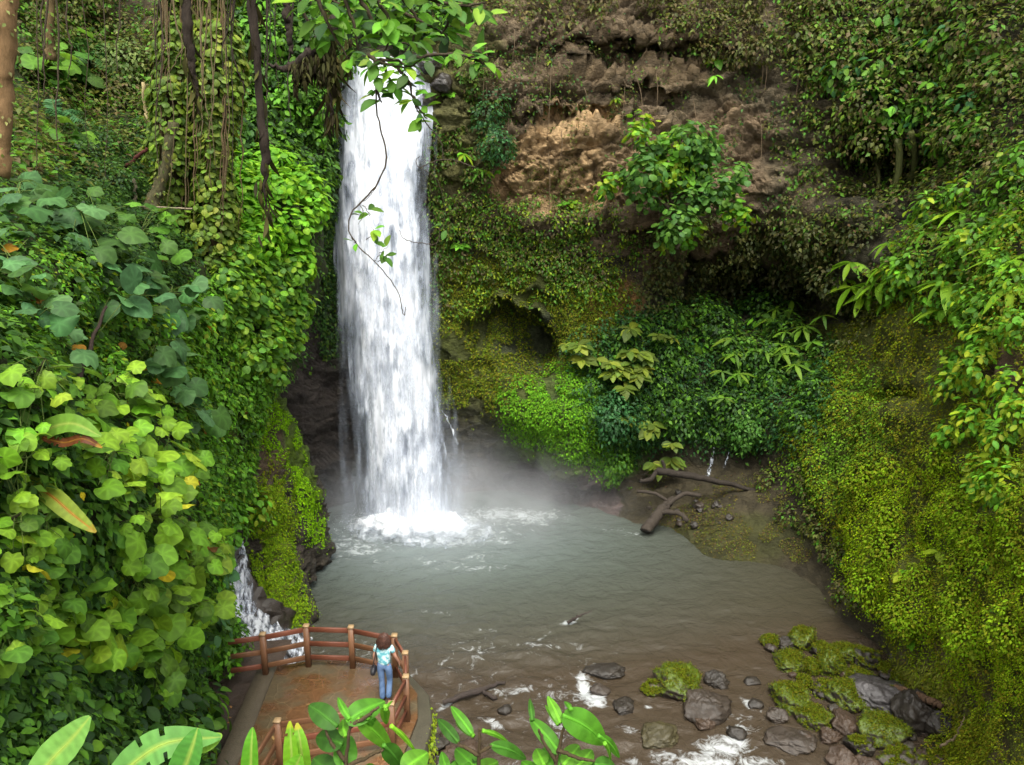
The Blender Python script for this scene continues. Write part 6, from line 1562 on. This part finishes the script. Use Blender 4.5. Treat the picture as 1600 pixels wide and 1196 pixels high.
leafshrub('leafy stem plant right of the platform with narrow drooping leaves', [[(748,1290),(748,1200),(750,1145),(748,1140)], [(748,1180),(720,1165),(715,1160)], [(749,1175),(770,1165)]],
  [(738,1148,705,1104,20,g1), (716,1160,684,1124,22,g2), (740,1150,712,1128,14,g3_), (755,1142,795,1160,10,g3_), (768,1165,822,1186,26,g4), (744,1200,712,1170,36,g1), (700,1210,690,1175,20,g1), (745,1210,778,1190,34,g3_), (700,1215,740,1190,34,g1), (760,1205,790,1215,24,g4)], 3.6)
leafshrub('tall stem plant with one big round-tipped leaf right of the bottom centre', [[(862,1290),(868,1200),(878,1150),(882,1128)], [(868,1190),(850,1160),(842,1140)], [(872,1172),(905,1185),(930,1190)]],
  [(880,1118,946,1162,52,g1,0.1), (876,1130,856,1088,20,g3_), (872,1132,852,1102,10,g3_), (874,1176,828,1122,30,g1), (832,1126,828,1092,12,g2), (892,1108,882,1096,10,g1), (936,1150,968,1184,18,g1), (946,1162,955,1190,10,g3_),
   (850,1195,838,1170,30,g3_), (870,1200,850,1168,34,g1), (880,1196,905,1165,34,g3_), (900,1200,925,1172,34,g3_), (920,1205,890,1190,26,g1), (862,1205,834,1195,30,(0.2,0.4,0.03)), (930,1195,962,1200,30,g4), (905,1215,935,1200,34,g1), (840,1210,815,1190,24,g1)], 3.5)
for i, (x, y, lab) in enumerate([(560,1235,'low leafy mass under the large shiny leaf at the bottom edge'),(720,1215,'low leafy mass under the narrow drooping leaves'),(905,1205,'low round-leaved mass under the big round-tipped leaf'),(660,1225,'low leafy mass between the platform and the narrow-leaved plant')]):
    mb = MB(); rs_ = np.random.RandomState(60 + i)
    dome(mb, P(x, y, 3.6), TOC, 0.12, 0.8, 'hearts' if i == 2 else 'oval', (0.045, 0.08), [g1, g4, g3_, g2], cut=-1, rs=rs_, squash=(1.6, 1, 0.7))
    tube(mb, spline([P(x, y + 90, 3.6), P(x, y, 3.6)], 5), [0.01, 0.006], (0.06,0.05,0.02), 5)
    tag(mb.build('low_plant', M['leafbig'], smooth=True), lab, 'plant')

# ------------------------------------------------------------------ the woman looking over the railing, seen from behind
def skin(name, verts, edges, radii, m, parent, col=None, sub=2, smooth=True, root=0):
    me = bpy.data.meshes.new(name + '_skeleton'); me.from_pydata([tuple(v) for v in verts], edges, [])
    o = bpy.data.objects.new(name + '_skeleton', me); COL.objects.link(o)
    sk = o.modifiers.new('skin', 'SKIN'); sk.use_smooth_shade = True
    for i, r in enumerate(radii):
        r = r if isinstance(r, tuple) else (r, r)
        me.skin_vertices[0].data[i].radius = r
        me.skin_vertices[0].data[i].use_root = (i == root)
    sb = o.modifiers.new('sub', 'SUBSURF'); sb.levels = sub; sb.render_levels = sub
    dg = bpy.context.evaluated_depsgraph_get(); dg.update()
    nm = bpy.data.meshes.new_from_object(o.evaluated_get(dg))
    bpy.data.objects.remove(o); bpy.data.meshes.remove(me)
    nm.name = name; nm.materials.clear(); nm.materials.append(m)
    q = bpy.data.objects.new(name, nm); COL.objects.link(q)
    if parent is not None: q.parent = parent
    return q
def plain(name, c, rough=0.6, nsc=0, c2=None, bump=0.0):
    m, n, l, b = mat(name); b.inputs['Base Color'].default_value = (*c, 1); b.inputs['Roughness'].default_value = rough
    if nsc:
        tc = n.new('ShaderNodeTexCoord'); no = n.new('ShaderNodeTexNoise'); no.inputs['Scale'].default_value = nsc; no.inputs['Detail'].default_value = 4
        l.new(tc.outputs['Object'], no.inputs['Vector'])
        rr = n.new('ShaderNodeMapRange'); rr.inputs['From Min'].default_value = 0.44; rr.inputs['From Max'].default_value = 0.56; l.new(no.outputs[0], rr.inputs['Value'])
        mx = n.new('ShaderNodeMix'); mx.data_type = 'RGBA'; mx.inputs['A'].default_value = (*c, 1); mx.inputs['B'].default_value = (*c2, 1); l.new(rr.outputs[0], mx.inputs['Factor']); l.new(mx.outputs['Result'], b.inputs['Base Color'])
        if bump:
            bp = n.new('ShaderNodeBump'); bp.inputs['Strength'].default_value = bump; bp.inputs['Distance'].default_value = 0.01; l.new(no.outputs[0], bp.inputs['Height']); l.new(bp.outputs[0], b.inputs['Normal'])
    return m
M['skin'] = plain('skin', (0.48, 0.25, 0.17), 0.5)
M['shirt'] = plain('shirt_cloth', (0.10, 0.36, 0.42), 0.8, 11, (0.55, 0.72, 0.72), 0.3)
M['jeans'] = plain('denim', (0.075, 0.14, 0.27), 0.85, 7, (0.12, 0.20, 0.36), 0.4)
M['hair'] = plain('hair', (0.030, 0.011, 0.007), 0.6, 40, (0.085, 0.032, 0.018), 0.8)
M['shoe'] = plain('shoe', (0.10, 0.035, 0.03), 0.5)
M['sole'] = plain('shoe_sole', (0.45, 0.30, 0.24), 0.7)
M['bag'] = plain('bag_leather', (0.018, 0.018, 0.022), 0.45)
wy = 15.45; wpos = np.array([P(602, 1078, wy)[0], wy, DZ])
pe = thing('person', 'woman in a blue patterned shirt and jeans standing at the railing, seen from behind', 'person', tuple(wpos))
pe.rotation_euler = (0, 0, R(-6))
# skeleton: faces +Y, x to her right; weight on the left leg, right heel lifted
V = dict(pelvis=(0,0,0.93), waist=(0,0.01,1.05), chest=(0,0.03,1.24), neck0=(0,0.03,1.37), neck1=(0,0.045,1.43), head=(0.005,0.07,1.50), crown=(0.005,0.07,1.565),
 ls=(-0.165,0.03,1.33), le=(-0.225,0.02,1.08), lw=(-0.215,0.08,0.86), lh=(-0.205,0.10,0.80), rs=(0.165,0.03,1.33), re=(0.245,0.05,1.09), rw=(0.285,0.15,0.90), rh=(0.295,0.18,0.84),
 lhip=(-0.085,0,0.88), lk=(-0.075,0.02,0.49), la=(-0.06,-0.02,0.09), rhip=(0.085,0,0.88), rk=(0.095,0.06,0.50), ra=(0.085,-0.08,0.16))
def sub(names, edges, rad, name, m, root=0, extra=None, sublev=2):
    ids = {k: i for i, k in enumerate(names)}
    return skin(name, [V[k] for k in names], [(ids[a], ids[b]) for a, b in edges], [rad[k] for k in names], m, pe, root=root, sub=sublev)
# body: one continuous surface with fingers
nm = ['pelvis','waist','chest','neck0','neck1','head','crown','ls','le','lw','lh','rs','re','rw','rh','lhip','lk','la','rhip','rk','ra']
ed = [('pelvis','waist'),('waist','chest'),('chest','neck0'),('neck0','neck1'),('neck1','head'),('head','crown'),('chest','ls'),('ls','le'),('le','lw'),('lw','lh'),('chest','rs'),('rs','re'),('re','rw'),('rw','rh'),('pelvis','lhip'),('lhip','lk'),('lk','la'),('pelvis','rhip'),('rhip','rk'),('rk','ra')]
rad = dict(pelvis=(0.10,0.07), waist=(0.10,0.07), chest=(0.135,0.09), neck0=0.052, neck1=0.048, head=(0.075,0.088), crown=(0.066,0.078), ls=0.048, le=0.036, lw=0.024, lh=(0.033,0.018), rs=0.048, re=0.036, rw=0.024, rh=(0.033,0.018), lhip=0.06, lk=0.045, la=0.036, rhip=0.06, rk=0.052, ra=0.036)
for side, hx in (('l', 'lh'), ('r', 'rh')):
    h = np.array(V[hx]); w = np.array(V[side + 'w']); d = nrmz(h - w); sx = 1 if side == 'r' else -1
    across = nrmz(np.cross(d, np.array([sx, 0.0, 0.0])))
    for k in range(4):
        o = across * (k - 1.5) * 0.017; L = (0.066, 0.074, 0.070, 0.055)[k]
        n0, n1, n2 = f'{side}f{k}a', f'{side}f{k}b', f'{side}f{k}c'
        V[n0] = tuple(h + d * 0.025 + o); V[n1] = tuple(h + d * (0.025 + L * 0.5) + o * 1.1 - np.array([sx * 0.006, 0, 0])); V[n2] = tuple(h + d * (0.02 + L * 0.9) + o * 1.1 - np.array([sx * 0.022, 0, 0]))
        nm += [n0, n1, n2]; ed += [(hx, n0), (n0, n1), (n1, n2)]; rad[n0] = 0.009; rad[n1] = 0.0085; rad[n2] = 0.007
    V[side+'t0'] = tuple(h - across * 0.028 - np.array([sx * 0.008, 0, 0])); V[side+'t1'] = tuple(h + d * 0.035 - across * 0.042 - np.array([sx * 0.018, 0, 0]))
    nm += [side+'t0', side+'t1']; ed += [(hx, side+'t0'), (side+'t0', side+'t1')]; rad[side+'t0'] = 0.011; rad[side+'t1'] = 0.009
sub(nm, ed, rad, 'body', M['skin'])
V.update(sl=(-0.20,0.025,1.19), sr=(0.212,0.035,1.19), hem=(0,0.0,0.885), lmid=(-0.08,0.01,0.69), rmid=(0.092,0.03,0.69), lank=(-0.06,-0.02,0.055), rank=(0.088,-0.075,0.115), seat=(0,-0.012,0.90))
sub(['chest','waist','hem','neck0','ls','sl','rs','sr'], [('chest','waist'),('waist','hem'),('chest','neck0'),('chest','ls'),('ls','sl'),('chest','rs'),('rs','sr')],
    dict(chest=(0.155,0.108), waist=(0.14,0.105), hem=(0.162,0.128), neck0=(0.075,0.06), ls=0.064, sl=0.062, rs=0.064, sr=0.062), 'shirt', M['shirt'])
sub(['seat','lhip','lmid','lk','lank','rhip','rmid','rk','rank','waist'], [('waist','seat'),('seat','lhip'),('lhip','lmid'),('lmid','lk'),('lk','lank'),('seat','rhip'),('rhip','rmid'),('rmid','rk'),('rk','rank')],
    dict(seat=(0.148,0.118), lhip=0.098, lmid=0.082, lk=0.068, lank=0.072, rhip=0.098, rmid=0.082, rk=0.068, rank=0.070, waist=(0.118,0.09)), 'jeans', M['jeans'])
for sx, x, y, z, pitch in ((-1, -0.06, 0.05, 0.035, 0), (1, 0.088, -0.02, 0.055, 38)):
    cp, sp = math.cos(R(pitch)), math.sin(R(pitch))
    def loc(a, b): return (x, y + a * cp + b * sp * 0, z + (-a * sp) + b)
    sh_ = skin('shoe', [loc(-0.09, 0.01), loc(-0.02, 0.012), loc(0.07, 0.0), loc(0.12, -0.008)], [(0,1),(1,2),(2,3)], [(0.036,0.036),(0.034,0.034),(0.042,0.028),(0.03,0.02)], M['shoe'], pe)
# hair: shoulder-length, layered and tousled
mb = MB(); rh_ = np.random.RandomState(4)
n1, n2 = 24, 32
th = np.linspace(0, math.pi, n1)[:, None]; ph = np.linspace(0, 2 * math.pi, n2, endpoint=False)[None]
d = np.stack([np.sin(th) * np.cos(ph), np.sin(th) * np.sin(ph), np.cos(th) + 0 * ph], -1)
q = d * np.array([0.118, 0.118, 0.15]) * (1 + 0.22 * fbm(d * 3.2, 1.0, 4))[..., None]
q[..., 1] = np.where(q[..., 1] > 0.05, 0.05 + (q[..., 1] - 0.05) * 0.3, q[..., 1])
q[..., 0] *= 1 + 0.22 * np.clip(-q[..., 2] / 0.14, 0, 1)
q += np.array([0.005, 0.045, 1.50])
f = []
for i in range(n1 - 1):
    for k in range(n2):
        k2 = (k + 1) % n2; f += [(i*n2+k, (i+1)*n2+k, (i+1)*n2+k2), (i*n2+k, (i+1)*n2+k2, i*n2+k2)]
mb.add(q.reshape(-1, 3) + wpos, f, (1, 1, 1))
k = 420; a = rh_.rand(k) * math.pi + math.pi; base = np.stack([np.cos(a) * 0.098, np.sin(a) * 0.085 + 0.05, 1.47 + 0.11 * rh_.rand(k)], -1)
for b in base:
    out_ = nrmz(b - np.array([0, 0.05, 1.5])) * np.array([1, 1, 0.2])
    pts = [b, b + out_ * 0.03 + DOWN * 0.05, b + out_ * (0.035 + 0.045 * rh_.rand()) + DOWN * (0.10 + 0.04 * rh_.rand()), b + out_ * 0.06 * rh_.rand() + DOWN * (0.14 + 0.05 * rh_.rand())]
    tube(mb, spline(pts, 6) + wpos, [0.009, 0.008, 0.002], (1, 1, 1), 4)
mb.build('hair', M['hair'], pe, smooth=True)
# shoulder bag, a thing of its own
def W2(p): 
    c, s = math.cos(R(-6)), math.sin(R(-6)); p = np.array(p, float)
    return np.stack([p[..., 0] * c - p[..., 1] * s, p[..., 0] * s + p[..., 1] * c, p[..., 2]], -1) + wpos
bg = thing('shoulder_bag', 'small dark shoulder bag hanging at the left hip of the woman', 'bag', tuple(W2((-0.235, -0.03, 0.78))))
mb = MB(); n1, n2 = 18, 24
th = np.linspace(0, math.pi, n1)[:, None]; ph = np.linspace(0, 2 * math.pi, n2, endpoint=False)[None]
e = lambda v: np.sign(v) * np.abs(v) ** 0.6
q = np.stack([0.055 * e(np.sin(th) * np.cos(ph)), 0.13 * e(np.sin(th) * np.sin(ph)), 0.095 * e(np.cos(th) + 0 * ph)], -1)
q[..., 1] *= 1 - 0.25 * (q[..., 2] > 0.03)
f = []
for i in range(n1 - 1):
    for k in range(n2):
        k2 = (k + 1) % n2; f += [(i*n2+k, (i+1)*n2+k, (i+1)*n2+k2), (i*n2+k, (i+1)*n2+k2, i*n2+k2)]
mb.add(W2(q.reshape(-1, 3) + np.array([-0.225, -0.06, 0.80])), f, (1, 1, 1)); mb.build('pouch', M['bag'], bg, smooth=True)
mb = MB(); tube(mb, W2(spline([(-0.225,-0.13,0.87),(-0.20,-0.14,1.0),(-0.16,-0.125,1.18),(-0.135,-0.06,1.37),(-0.13,0.03,1.415),(-0.14,0.13,1.33),(-0.18,0.16,1.1),(-0.225,0.05,0.88)], 30)), [0.010], (1, 1, 1), 6)
mb.build('strap', M['bag'], bg, smooth=True)
